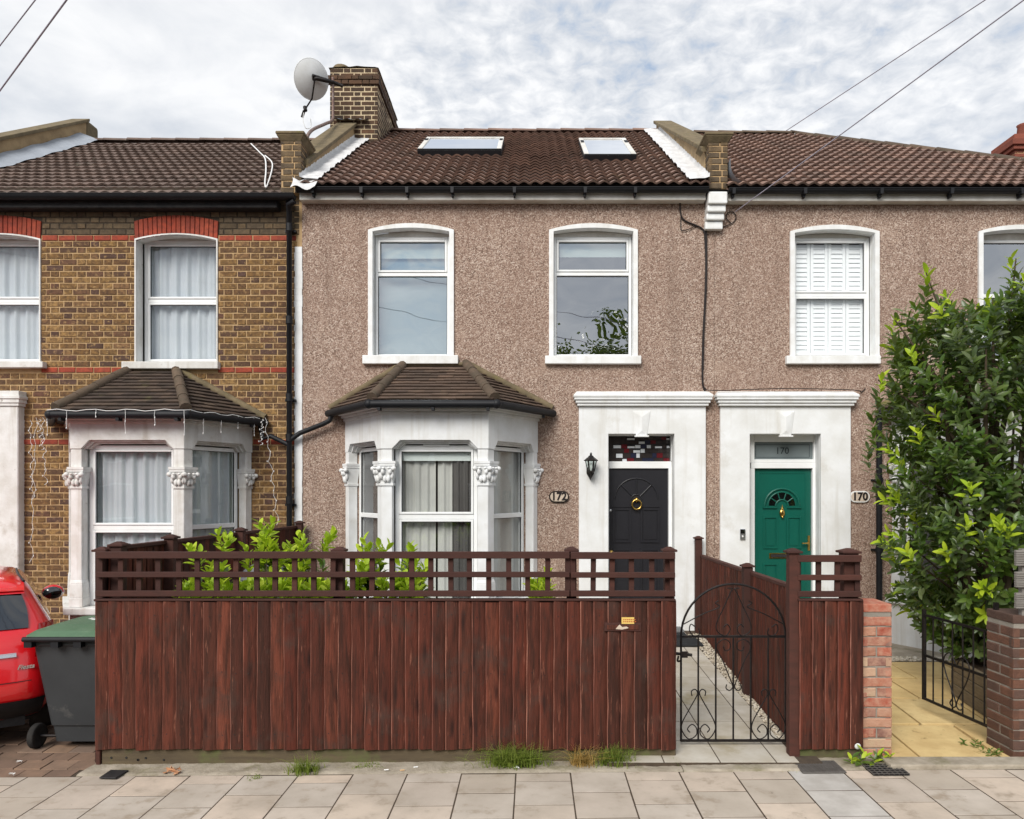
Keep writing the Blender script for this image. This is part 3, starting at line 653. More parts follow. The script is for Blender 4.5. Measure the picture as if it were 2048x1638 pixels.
# shutters behind the middle upper window of the end house
b = MB(); xm = [rC[0]+.05 + (rC[1]-rC[0]-.1)*t for t in (0, .25, .5, .75, 1)]
sv = MB()
for i in range(4):
    a, c = xm[i]+.004, xm[i+1]-.004
    sv.box(a, a+.04, .2, .225, rC[2]+.05, rC[3]-.05); sv.box(c-.04, c, .2, .225, rC[2]+.05, rC[3]-.05)
    z_ = rC[2]+.08
    while z_ < rC[3]-.1:
        sv.add([(a+.041,.205,z_),(c-.041,.205,z_),(c-.041,.222,z_+.062),(a+.041,.222,z_+.062),(a+.041,.213,z_-.004),(c-.041,.213,z_-.004),(c-.041,.23,z_+.058),(a+.041,.23,z_+.058)],
               [(0,1,2,3),(7,6,5,4),(0,4,5,1),(3,2,6,7)]); z_ += .062
part('shutter', sv, 'shutter', wC)
for hh, xa, xb in ((H1, XL, XA), (H2, XA+.01, XB-.01), (H3, XB+.01, XR)):   # rooms behind the windows
    b = MB(); b.box(xa+.05, xb-.05, 1.9, 1.95, .1, 6.0); b.box(xa+.05, xb-.05, .3, 1.9, 2.92, 3.0); b.box(xa+.05, xa+.1, .3, 1.9, .1, 5.9); b.box(xb-.1, xb-.05, .3, 1.9, .1, 5.9); part('room_wall', b, 'room', hh)
    b = MB(); b.quad((xa,7.9,0), (xb,7.9,0), (xb,7.9,6.1), (xa,7.9,6.1)); b.quad((xa,.02,0), (xa,7.9,0), (xa,7.9,6.1), (xa,.02,6.1)); b.quad((xb,.02,0), (xb,7.9,0), (xb,7.9,6.1), (xb,.02,6.1)); part('rear_wall', b, 'sooty_brick', hh)
# ---- roofs
def rolled_tile(w_, ln, amp, th, mat):
    b = MB(); n = 16
    pr = [(w_*i/n, amp*(.5-.5*math.cos(4*math.pi*i/n))**.75) for i in range(n+1)]
    lift = .042
    top = [(x, 0, z+lift) for x, z in pr] + [(x, ln, z) for x, z in pr]
    b.add(top, [(i, i+1, n+2+i, n+1+i) for i in range(n)], True)
    b.add([(x, 0, z+lift) for x, z in pr] + [(x, .004, z+lift-th) for x, z in pr], [(i+n+1, i+n+2, i+1, i) for i in range(n)])
    return b.mesh('roof_tile', mat, recalc=False)
def plain_tile(w_, ln, th, mat, lift=.02):
    b = MB(); b.add([(0,0,lift),(w_,0,lift),(w_,ln,.002),(0,ln,.002),(0,.002,lift-th),(w_,.002,lift-th)], [(0,1,2,3),(4,5,1,0)]); return b.mesh('roof_tile', mat, recalc=False)
def tile_plane(parent, O, u, v, n, rows, gauge, w_, xl, xr, meshes, stagger=True, limit=290, jz=.004, name='roof_tile', start=0.0, gap=.002):
    u, v, n = Vector(u).normalized(), Vector(v).normalized(), Vector(n).normalized(); c = 0; O = Vector(O); J = MB()
    for r_ in range(rows):
        s = r_*gauge; a, e = xl(s + gauge*.5), xr(s + gauge*.5)
        x = start - (w_/2 if (stagger and r_ % 2) else 0)
        while x + w_ < a: x += w_
        while x - w_ > a - w_: x -= w_
        while x < e:
            p, q = max(x, a), min(x+w_, e)
            if q - p > w_*.15:
                jj = R.uniform(-jz, jz)
                T = frame(O + u*p + v*(s+R.uniform(-jz,jz)) + n*(R.uniform(0, jz)), u*((q-p-gap)/w_), v, n) @ Matrix.Rotation(jj*.6, 4, 'Z'); c += 1
                if c <= limit: inst(name, R.choice(meshes), parent, T)
                else:
                    me = meshes[0]; nb = len(J.v); J.v.extend([tuple(T @ vv.co) for vv in me.vertices]); J.f.extend([[nb+i for i in pl_.vertices] for pl_ in me.polygons]); J.sm.extend([pl_.use_smooth for pl_ in me.polygons])
            x += w_
    if J.v: part('upper_tiles', J, meshes[0].materials[0], parent, recalc=False, stuff=True)
    return c
def main_roof(house, x0, x1, Ye, ze, m_, Yr, mat, ridge_mat, gauge, hip=None, gaugew=.25, amp=.03):
    zr_ = ze + m_*(Yr-Ye); L_ = math.hypot(1, m_); v = (0, 1/L_, m_/L_); n = (0, -m_/L_, 1/L_); sl = (Yr-Ye)*L_
    b = MB()
    if hip is None:
        b.quad((x0,Ye+.03,ze-.015), (x1,Ye+.03,ze-.015), (x1,Yr,zr_-.015), (x0,Yr,zr_-.015)); b.quad((x0,Yr,zr_-.015), (x1,Yr,zr_-.015), (x1,2*Yr-Ye,ze), (x0,2*Yr-Ye,ze))
    else:
        hx = hip
        b.quad((x0,Ye+.03,ze-.015), (x1,Ye+.03,ze-.015), (hx,Yr,zr_-.015), (x0,Yr,zr_-.015)); b.quad((x0,Yr,zr_-.015), (hx,Yr,zr_-.015), (x1,2*Yr-Ye,ze), (x0,2*Yr-Ye,ze)); b.quad((x1,Ye,ze-.015),(x1,2*Yr-Ye,ze-.015),(hx,Yr,zr_-.015))
    roof = part('roof', b, mat, house)
    rows = int(sl/gauge)
    ms = [rolled_tile(gaugew, gauge*1.12, amp, .026, mat) for q in range(1)]
    xr = (lambda s: x1-x0) if hip is None else (lambda s: (x1 + (hip-x1)*s/sl) - x0)
    c = tile_plane(roof, (x0, Ye, ze), (1,0,0), v, n, rows, gauge, gaugew, lambda s: 0.0, xr, ms, stagger=False, jz=.003, gap=0)
    xe = x1 if hip is None else hip
    rb = MB(); pr = [(.13*math.cos(a), .075*math.sin(a)) for a in [math.pi*i/8 for i in range(9)]]
    rb.add([(-.012, y_*1.04, z_*1.05) for y_, z_ in pr] + [(.47, y_*.97, z_*.95-.005) for y_, z_ in pr] + [(-.012, y_*1.04, z_*1.05-.03) for y_, z_ in pr], [(i, i+1, i+10, i+9) for i in range(8)] + [(i+18, i+19, i+1, i) for i in range(8)], True); rm = rb.mesh('ridge_tile', ridge_mat, recalc=False)
    x = x0
    while x < xe-.05:
        inst('ridge_tile', rm, roof, Matrix.Translation((x, Yr, zr_-.0+R.uniform(-.004,.004))) @ Matrix.Diagonal((min(.445, xe-x)/.445, 1, 1, 1))); x += .445
    if hip is not None:
        P0 = Vector((hip, Yr, zr_)); P1 = Vector((x1, Ye, ze)); d = (P1-P0); ln = d.length; d.normalize(); nn = Vector((.35,-m_*.6,1)); nn = (nn - d*nn.dot(d)).normalized(); sd = nn.cross(d)
        k = 0
        while k*.44 < ln-.1:
            inst('hip_tile', rm, roof, frame(P0 + d*(k*.44) + nn*.0, d, sd, nn)); k += 1
    return roof, zr_
YR = 3.86
roof1, zr1 = main_roof(H1, XL+.1, XA-.12, -.2, Z(392,-.2), .64, YR, 'old_roof_tile', 'old_roof_tile', .27, amp=.022, gaugew=.3)
roof2, zr2 = main_roof(H2, XA+.14, XB-.1, -.22, Z(372,-.22), .65, YR, 'roof_tile', 'roof_tile', .228, gaugew=.3, amp=.032)
roof3, zr3 = main_roof(H3, XB+.12, XR+.2, -.22, Z(375,-.22), .645, YR, 'roof_tile', 'ridge_tile', .228, hip=4.85, gaugew=.3, amp=.032)
ROOF = lambda Y: Z(372,-.22) + .65*(Y+.22)
# fascias and gutters
def gutter(house, pts, r=.055, brk=()):
    b = MB(); P = [Vector(p) for p in pts]; n = 8; vs = []
    for p in P:
        for k in range(n+1):
            a = math.pi + math.pi*k/n; vs.append(p + Vector((0, r*math.cos(a), r*math.sin(a))))
    b.add(vs, [(i*(n+1)+k, i*(n+1)+k+1, (i+1)*(n+1)+k+1, (i+1)*(n+1)+k) for i in range(len(P)-1) for k in range(n)], True)
    for p, q in zip(P, P[1:]): b.tube([p+Vector((0,-r,0)), q+Vector((0,-r,0))], .007, 6)
    b.add(vs[:n+1], [tuple(range(n+1))]); b.add(vs[-n-1:], [tuple(range(n+1))])
    g = part('gutter', b, 'black_plastic', house)
    for x, y_, z_ in brk:
        k = MB(); k.prism([(x-.018, z_-.075), (x+.018, z_-.075), (x+.022, z_+.0), (x-.022, z_+.0)], y_-.062, y_+.05); k.box(x-.012, x+.012, y_-.02, y_+.05, z_-.105, z_-.076); part('bracket', k, 'black_plastic', g)
    return g
for hh, xa, xb, gy, brs in ((H2, X(600,-.12), X(1411,-.12), 377, (627, 724, 815, 905, 1029, 1170, 1270)), (H3, X(1456,-.12), XR+.15, 379, (1466, 1608, 1760, 1900, 2040))):
    zf = Z(gy, -.2)
    b = MB(); b.box(xa, xb, -.14, -.115, zf-.125, zf+.03); f_ = part('fascia', b, 'fascia_white', hh, .004)
    b = MB(); b.box(xa, xb, -.114, .02, zf-.123, zf-.105); part('soffit', b, 'fascia_white', f_)
    gutter(hh, [(xa-.02, -.2, zf), (xb+.02, -.2, zf)], .055, [(X(p, -.2), -.2, zf) for p in brs])
zf = Z(396, -.2)
b = MB(); b.box(XL, X(562), -.15, .03, zf-.11, zf+.0); part('fascia', b, 'tar_black', H1, .01)
gutter(H1, [(XL, -.22, zf+.03), (X(590,-.22), -.22, zf+.03)], .062)
# party wall parapets with front piers
def parapet(house, xc, mat_face, ztop0, ztop1, Y1, cap=True, th=.24):
    b = MB(); prof = [(.05, ROOF(.05)-.4), (.05, ztop0), (Y1, ztop1), (Y1, ROOF(Y1)-.5 if Y1 < YR else ztop1-1.4)]
    vs = [(xc-th/2, y, z) for y, z in prof] + [(xc+th/2, y, z) for y, z in prof]
    b.add(vs, [(0,1,2,3), (7,6,5,4), (0,4,5,1), (1,5,6,2), (2,6,7,3)]); p = part('parapet', b, mat_face, house)
    c = MB(); e = .05; prof = [(.0, ztop0-.02), (.0, ztop0+.05), (Y1+.04, ztop1+.06), (Y1+.04, ztop1-.0)]
    vs = [(xc-th/2-e, y, z) for y, z in prof] + [(xc+th/2+e, y, z) for y, z in prof]
    c.add(vs, [(0,1,2,3), (7,6,5,4), (0,4,5,1), (1,5,6,2), (2,6,7,3), (0,3,7,4)]); part('coping', c, 'coping', p, .012, 2)
    return p
XP1, XP2 = -3.17, 2.415
pp1 = parapet(H2, XP1, 'parapet_render', Z(330, .05), Z(246, 2.72), 2.75)
pp2 = parapet(H2, XP2, 'parapet_render', Z(304, .05), Z(240, YR), YR+.1)
pp0 = parapet(H1, XL-.02, 'parapet_render', ROOF(.05)+.28, zr1+.46, YR+.1)
b = MB(); b.box(XL-.14, XL+.1, YR+.1, YR+.5, zr1-1, zr1+.5); part('parapet_end', b, 'coping', H1, .05, 2)
def pier(house, xc, w_, y0, y1, zb, ztop, capw):
    b = MB(); b.box(xc-w_/2+.006, xc+w_/2-.006, y0+.007, y1, zb, ztop); p = part('parapet_pier', b, 'mortar', house)
    rc = courses(0, w_, 0, ztop-zb, [], st=.17, hd=.11)
    lay([r_ for r_ in rc], Matrix.Translation((xc-w_/2, y0, zb)), p, 'sooty_brick')
    for sg in (-1, 1):
        Ms = Matrix.Translation((xc+sg*w_/2, y0 if sg > 0 else y1, zb)) @ Matrix.Rotation(sg*math.pi/2, 4, 'Z')
        lay(courses(0, y1-y0, 0, ztop-zb, []), Ms, p, 'sooty_brick')
    c = MB(); c.prismz([(xc-w_/2,y0),(xc+w_/2,y0),(xc+w_/2,y1),(xc-w_/2,y1)], ztop-.02, ztop+.06, [(xc-w_/2-capw,y0-capw),(xc+w_/2+capw,y0-capw),(xc+w_/2+capw,y1+capw),(xc-w_/2-capw,y1+capw)])
    c.box(xc-w_/2-capw-.005, xc+w_/2+capw+.005, y0-capw-.005, y1+capw+.005, ztop+.061, ztop+.1); part('coping', c, 'coping', p, .01)
pier(H2, X(583,-.1), .27, -.12, .3, Z(385,-.12), Z(280,-.12), .05)
pier(H2, X(1435,-.1), .25, -.14, .3, Z(376,-.14), Z(283,-.14), .06)
b = MB()                                                     # stepped white corbel under the right-hand pier
for i, (a, c, dpt) in enumerate(((386, 410, .21), (411, 424, .17), (425, 438, .13), (439, 455, .09))):
    wd = (1415-i*.8, 1453-i*1.6); b.box(X(wd[0],-.15), X(wd[1],-.15), -dpt, .0, Z(c,-.15), Z(a,-.15))
part('corbel', b, 'sill_paint', H2, .018, 2)
b = MB(); b.box(X(1411,-.1), X(1456,-.1), -.1, .02, Z(388,-.1), Z(374,-.1)); part('corbel_bed', b, 'tar_black', H2)
# flashings: creased white-painted strips along the parapets
def flashing(house, x0, sg, Y0, Y1, wd=.26, up=.12, mat='flashing', amp=.009, rise=None):
    n = 90; b = MB(); cols = [(-.005, up), (.0, .07), (.06, .055), (.14, .06), (wd, .05)]
    def fn(u, v):
        Y = Y0 + (Y1-Y0)*u; k = min(int(v*4+.001), 4); dx, dz = cols[k]
        wv = amp*math.sin(Y*21)*(.3+.7*(k/4)) + .012*mnoise.noise((Y*9, k*2.1, 3)) + .008*math.sin(Y*47+k)
        edge = .018*mnoise.noise((Y*4, 9, 1)) if k == 4 else 0
        return (x0 + sg*(dx+edge), Y, ROOF(Y) + dz + .05 + wv)
    b.grid(fn, n, 4); o = part('flashing', b, mat, house, recalc=False); return o
flashing(H2, XP1+.125, 1, -.25, 3.5, .24)
flashing(H2, XP2-.125, -1, -.25, 3.7, .26)
b = MB(); b.grid(lambda u, v: (XP1+.02+.32*v+.02*math.sin(u*9), -.3+.3*u, ROOF(-.3)-.0+.1*math.sin(u*3.1)+.16*u+.03*math.sin(v*7+u*5)), 14, 10); part('flashing_toe', b, 'flashing', H2)
b = MB(); b.grid(lambda u, v: (XP2+.16+.22*u*u, -.2+.2*v, ROOF(-.2)+.36-.34*(u**.55)+.01*math.sin(v*9)), 12, 4); part('flashing_toe', b, 'lead', H3)
b = MB(); b.grid(lambda u, v: (XL+.11+.34*v, -.2+(YR+.1)*u, (zr1+.64*(-.2+(YR+.1)*u-YR))+.2-.13*v+.012*math.sin(u*40)), 30, 3); part('flashing', b, 'lead', H1)
# chimney
CX0, CX1, CYf, CYb, CZ = X(660, 2.73), X(755, 2.73), 2.73, 4.5, Z(134, 2.73)
b = MB(); b.box(CX0+.002, CX1-.0015, CYf+.003, CYb, 7.2, CZ-.02); chim = part('chimney', b, 'mortar_pale', H2)
rc = courses(0, CX1-CX0, 0, CZ-7.45, [])
lay(rc, Matrix.Translation((CX0, CYf, 7.45)), chim, 'chimney_brick', None, 150)
lay(courses(0, CYb-CYf, 0, CZ-7.45, []), Matrix.Translation((CX1, CYf, 7.45)) @ Matrix.Rotation(math.pi/2, 4, 'Z'), chim, 'chimney_brick', None, 150)
lay(courses(-.03, CX1-CX0+.03, 0, .16, []), Matrix.Translation((CX0, CYf-.03, CZ-.3)), chim, 'chimney_brick')
lay(courses(-.03, CYb-CYf+.03, 0, .16, []), Matrix.Translation((CX1+.03, CYf, CZ-.3)) @ Matrix.Rotation(math.pi/2, 4, 'Z'), chim, 'chimney_brick')
b = MB(); b.grid(lambda u, v: (CX0-.02+(CX1-CX0+.04)*u, CYf-.02+(CYb-CYf+.04)*v, CZ-.03+.1*math.sin(math.pi*min(max(u,.02),.98))**.5*math.sin(math.pi*min(max(v,.02),.98))**.4+.02*mnoise.noise((u*6,v*6,2))), 14, 14); part('flaunching', b, 'coping', chim)
b = MB(); b.lathe([(.15,-.08),(.16,.05),(.13,.09),(.10,.09),(.1,-.05)], (CX0+.14, CYf+.22, CZ+.02), 14); part('chimney_pot', b, 'coping', chim)
b = MB(); b.grid(lambda u, v: (CX0+.1+.55*u, CYf-.12+.12*v, Z(243,2.7)+.06*v+.01*math.sin(u*20)), 12, 3); part('lead_apron', b, 'lead', chim)
# rear chimney of the end house, of red brick
rx, ry = X(2030, 4.3), 4.3
b = MB(); b.box(rx+.007, rx+.7, ry+.007, ry+.7, 5.6, Z(300,4.3)); ch3 = part('chimney', b, 'mortar', H3)
for M_ in (Matrix.Translation((rx, ry, 5.6)), Matrix.Translation((rx, ry+.7, 5.6)) @ Matrix.Rotation(-math.pi/2, 4, 'Z')): lay(courses(0, .7, 0, Z(300,4.3)-5.6, []), M_, ch3, 'rust_brick')
for k, (e, h0, h1) in enumerate(((.05, 300, 292), (.09, 292, 280), (.02, 280, 268))):
    b = MB(); b.box(rx-e, rx+.7+e, ry-e, ry+.7+e, Z(h0,4.3), Z(h1,4.3)); part('corbel_course', b, 'rust_brick', ch3, .008)
b = MB(); b.lathe([(.11,0),(.13,.1),(.11,.3),(.13,.34),(.1,.34)], (rx+.4, ry+.35, Z(268,4.3)), 12); part('chimney_pot', b, 'rust_brick', ch3)
# skylights
def skylight(px0, px1, D0, D1, label):
    Y0, Y1 = CY+D0, CY+D1; m_ = .65; L_ = math.hypot(1, m_); M = frame((X(px0, Y0), Y0, ROOF(Y0)), (1,0,0), (0,1/L_,m_/L_), (0,-m_/L_,1/L_))
    W = X(px1, Y0)-X(px0, Y0); Hh = (Y1-Y0)*L_; fw = .07
    b = MB(M); b.box(0, W, 0, .012, .02, .12); b.box(0, .012, .012, Hh, .02, .12); b.box(W-.012, W, .012, Hh, .02, .12); b.box(0, W, Hh, Hh+.012, .02, .12)
    o = part('skylight', b, 'black_plastic', H2, .003, label=label)
    b = MB(M); b.box(.0, fw, .03, Hh, .121, .145); b.box(W-fw, W, .03, Hh, .121, .145); b.box(fw, W-fw, Hh-fw, Hh, .121, .145); part('frame', b, 'fascia_white', o, .004)
    b = MB(M); b.box(.0, W, -.0, .03, .121, .14); part('hood', b, 'black_plastic', o, .004)
    b = MB(M); b.box(fw, W-fw, .031, Hh-fw, .122, .13); part('pane', b, 'skylight_glass', o)
    b = MB(M); b.box(.02, W-.02, .02, Hh-.02, .03, .05); part('blind', b, 'shutter', o)
    b = MB(M)
    for xa in (.01, W-.06): b.box(xa, xa+.05, Hh*.68, Hh*.8, .146, .155)
    part('hinge', b, 'black_plastic', o)
skylight(836, 1003, 11.42, 12.45, 'wide white-framed skylight beside the chimney')
skylight(1168, 1272, 11.0, 12.35, 'smaller white-framed skylight towards the right parapet')
# ================================================================== BAY WINDOWS
def offset(P, o):
    ls = []
    for a, c in zip(P, P[1:]):
        d = (Vector(c)-Vector(a)).normalized(); n = Vector((d.y, -d.x)); ls.append((Vector(a)+n*o, d))
    def hit(l, m_):
        (p, d), (q, e) = l, m_; den = d.x*e.y - d.y*e.x; t = ((q.x-p.x)*e.y - (q.y-p.y)*e.x)/den; return p + d*t
    def yzero(l): p, d = l; return p + d*(-p.y/d.y)
    return [yzero(ls[0]), hit(ls[0], ls[1]), hit(ls[1], ls[2]), yzero(ls[2])]
def bay(house, P, lv, T, mats, split, ndet):
    zg, zs, zh, zt, ze, ztop = lv; wm, tm, rm = mats
    b = MB(); o_ = offset(P, -.03)
    root_b = MB(); Q = [Vector(p) for p in P]
    root_b.prismz([tuple(p) for p in Q], zg-.1, zs-.1); bw = part('bay_window', root_b, wm, house, .006)
    sl_ = MB(); S = offset(P, .07); sl_.prismz([tuple(p) for p in S], zs-.099, zs-.015); part('bay_sill', sl_, wm, bw, .012, 2)
    faces = []
    for i in range(3):
        d = (Q[i+1]-Q[i]); W = d.length; d.normalize(); faces.append((frame((Q[i].x,Q[i].y,0), (d.x,d.y,0), (-d.y,d.x,0), (0,0,1)), W, Vector((d.x,d.y)), Vector((-d.y,d.x))))
    lint = MB(); p = .13
    wins = []
    for i, (M, W, d, inn) in enumerate(faces):
        a, c = (p if i else .1), W - (p if i < 2 else .1); zsp = zh-.105; ch = .1 if i == 1 else .07
        lint.M = M
        for k, (y0, y1) in enumerate(((0, .045), (.046, .09), (.091, .2))):
            e = .022*k
            lint.prism([(0,zt),(W,zt),(W,zsp),(c-e,zsp),(c-e-ch,zh-e*.9),(a+e+ch,zh-e*.9),(a+e,zsp),(0,zsp)], y0, y1)
        win = window(bw, M, a+.012, c-.012, zs-.014, zh-.055, .15, split, (True, True) if i == 1 else (False, False), 'pane_glass', .05, 'window_frame', .06)
        wins.append((M, a, c, win))
    part('lintel', lint, wm, bw, .003)
    # corner and end columns
    def column(pts, outer, label=None):
        cx = sum(q.x for q in pts)/len(pts); cy = sum(q.y for q in pts)/len(pts)
        sc_ = lambda f: [(cx+(q.x-cx)*f, cy+(q.y-cy)*f) for q in pts]
        c0, c1 = lv_cap
        b = MB(); b.prismz(sc_(.97), zs-.014, zh-.106)
        b.prismz(sc_(1.22), zs-.013, zs+.1); b.prismz(sc_(1.2), zs+.1, zs+.27, sc_(1.12)); b.prismz(sc_(1.12), zs+.27, zs+.31, sc_(1.0))
        col = part('column', b, wm, bw, .005)
        b = MB(); b.prismz(sc_(1.14), c0-.03, c0); b.prismz(sc_(1.0), c0, c1-.06, sc_(1.3)); b.prismz(sc_(1.42), c1-.058, c1-.03); b.prismz(sc_(1.5), c1-.03, c1)
        hh = c1-c0-.06
        for a_, e_ in outer:
            dv = e_-a_; ln = dv.length; dn = dv.normalized(); on = Vector((dn.y, -dn.x))
            n = max(2, round(ln/.06))
            for k in range(n):
                t = (k+.5)/n; q = a_ + dv*t
                for row in range(2):
                    f = .25+.45*row; out = .012+.04*f
                    z_ = c0 + hh*(.25+.42*row); q2 = q + on*out + dn*(.012*(-1)**(k+row))
                    b.ball((q2.x, q2.y, z_), (.026, .024, .045-.008*row), 7, 5)
                q3 = q + on*.05; b.ball((q3.x, q3.y, c1-.085), (.02,.02,.017), 7, 5)
            for e2 in (a_, e_):
                q4 = e2 + on*.045 + (e2-(a_+e_)/2).normalized()*.025; b.ball((q4.x, q4.y, c1-.09), (.032,.032,.03), 8, 6)
                q5 = e2 + on*.02; b.ball((q5.x, q5.y, c0+hh*.45), (.022,.022,.05), 7, 5)
        part('capital', b, wm, bw)
    lv_cap = (Z(966,-.95), Z(922,-.95)) if ndet else (Z(972,-.95), Z(934,-.95))
    th = .13
    for k in (1, 2):
        dp, ip = faces[k-1][2], faces[k-1][3]; dn, i_n = faces[k][2], faces[k][3]; V = Q[k] + (ip+i_n)*.006
        pts = [V - dp*p, V, V + dn*p, V + dn*p + i_n*th, V - dp*p + ip*th]; column(pts, [(pts[0], pts[1]), (pts[1], pts[2])])
    d, i_n = faces[0][2], faces[0][3]; V = Q[0]; pts = [V + d*.01, V + d*.115, V + d*.115 + i_n*th, V + d*.01 + i_n*th]; column(pts, [(pts[0], pts[1])])
    d, i_n = faces[2][2], faces[2][3]; V = Q[3]; pts = [V - d*.115, V - d*.01, V - d*.01 + i_n*th, V - d*.115 + i_n*th]; column(pts, [(pts[0], pts[1])])
    cn = MB()
    for k, (o1, z0, z1) in enumerate(((.02, zt-.1, zt-.062), (.045, zt-.06, zt-.03), (.075, zt-.028, zt+.012))): cn.prismz([tuple(q) for q in offset(P, o1)], z0, z1)
    part('cornice', cn, wm, bw, .006)
    # roof
    E = [Vector((q.x, q.y, ze)) for q in offset(P, .16)]; T0, T1 = Vector((T[0], 0, ztop)), Vector((T[1], 0, ztop))
    dk = MB(); dk.quad(E[1], E[2], T1, T0); dk.quad(E[0], E[1], T0); dk.quad(E[2], E[3], T1); dk.quad(*[e - Vector((0,0,.03)) for e in E])
    rf = part('bay_roof', dk, tm, house)
    g = .105
    pm = [plain_tile(.2, g*1.25, .017, tm, .026) for q in range(2)]
    for e0, e1, tl, tr in ((E[0], E[1], T0, T0), (E[1], E[2], T0, T1), (E[2], E[3], T1, T1)):
        u = (e1-e0).normalized(); n = u.cross(tl-e0).normalized()
        if n.z < 0: n = -n
        v = n.cross(u).normalized(); S_ = (tl-e0).dot(v); W = (e1-e0).length; a = (tl-e0).dot(u); c = (tr-e1).dot(u)
        tile_plane(rf, e0 + n*.004, u, v, n, int(S_/g), g, .2, lambda s: a*s/S_, lambda s: W + c*s/S_, pm, True, jz=.005)
    hb = MB(); hb.tube([(0,0,0), (.36,0,.0)], [.068, .06], 10); hm = hb.mesh('hip_tile', rm)
    for e, t in ((E[1], T0), (E[2], T1)):
        d = (t-e); ln = d.length; d.normalize(); up = Vector((0,0,1)); up = (up - d*up.dot(d)).normalized(); k = 0
        while k*.33 < ln-.1:
            inst('hip_tile', hm, rf, frame(e + d*(k*.33+.03) + up*(.025+.012*(k % 1)), d, up.cross(d), up) @ Matrix.Diagonal((min(1, (ln-k*.33)/.36), 1, 1, 1))); k += 1
    for e, t in ((E[0], T0), (E[3], T1)):
        fb = MB(); pts = [e.lerp(t, k/12) + Vector((0,-.02,.03+.008*mnoise.noise((k*.7, ze, 2)))) for k in range(13)]; fb.tube(pts, [.05]*13, 7); part('mortar_fillet', fb, 'coping', rf)
    tb = MB(); tb.tube([T0+Vector((-.05,-.02,.02)), T1+Vector((.05,-.02,.02))], .03, 7); part('mortar_fillet', tb, 'coping', rf)
    G = [Vector((q.x, q.y, ze-.045)) for q in offset(P, .2)]; G[0] = G[0].lerp(G[1], .04); G[3] = G[3].lerp(G[2], .04)
    gb = MB(); gb.tube([G[0], G[1]], .048, 10); gb.tube([G[1], G[2]], .048, 10); gb.tube([G[2], G[3]], .048, 10)
    for q in (G[1], G[2]): gb.ball(q, .058, 10, 6)
    gt = part('bay_gutter', gb, 'black_plastic', house)
    for q in (G[1].lerp(G[2], .5), G[1].lerp(G[2], .08), G[1].lerp(G[2], .93), G[2].lerp(G[3], .8)):
        kb = MB(); kb.box(q.x-.018, q.x+.018, q.y-.03, q.y+.06, q.z-.075, q.z-.04); part('bracket', kb, 'black_plastic', gt)
    fb = MB(); fb.prismz([tuple(q) for q in offset(P, .13)], ze-.06, ze-.032); part('eaves_board', fb, 'black_plastic' if not ndet else 'fascia_white', rf)
    return bw, wins, G
zse = .70
bw1, wins1, G1 = bay(H1, BAY1, (.12, zse, Z(880,-.95), Z(830,-.95), Z(822,-1.11), Z(742)), (X(262), X(352)), ('old_white_paint', 'old_bay_tile', 'ridge_tile'), Z(1056,-.85), False)
bw2, wins2, G2 = bay(H2, BAY2, (.2, zse, Z(880,-.95), Z(812,-.95), Z(801,-1.11), Z(732)), (X(808), X(932)), ('white_paint', 'bay_tile', 'ridge_tile'), Z(1034,-.85), True)
bw3, wins3, G3 = bay(H3, BAY3, (.1, zse, Z(880,-.95), Z(812,-.95), Z(801,-1.11), Z(732)), (2*2.415-X(932), 2*2.415-X(808)), ('white_paint', 'bay_tile', 'ridge_tile'), Z(1034,-.85), True)
for wins, cm, fo in ((wins1, 'curtain_white', 6), (wins2, 'curtain_grey', 5), (wins3, 'curtain_grey', 5)):
    for i, (M, a, c, win) in enumerate(wins):
        z0, z1 = zse, Z(884,-.95)-.05
        if cm == 'curtain_white': curtain(win, M, a, c, z0, z1, .255, cm, fo*(c-a)/1.0, .022)
        elif i == 1:
            curtain(win, M, a+.02, a+(c-a)*.48, z0, z1, .27, 'curtain_grey', 4, .012); curtain(win, M, a+(c-a)*.5, c-.02, z0, z1, .27, 'curtain_grey', 4, .012)
            curtain(win, M, a+(c-a)*.68, c+.04, z0, z1, .235, 'curtain_dark', 4, .015)
            b = MB(M); b.box(a+.05, c-.05, .212, .217, Z(922,-.7), z1); part('roller_blind', b, 'blind', win)
        else: curtain(win, M, a, c, z0, z1, .25, 'curtain_dark' if i == 0 else 'curtain_grey', 3, .03)
b = MB(); M = wins2[1][0]; xm_ = (wins2[1][1]+wins2[1][2])/2; b.M = M; b.box(xm_-.16, xm_+.16, .13, .15, Z(893,-.8), Z(889,-.8)); part('trickle_vent', b, 'upvc', wins2[1][3], .003)
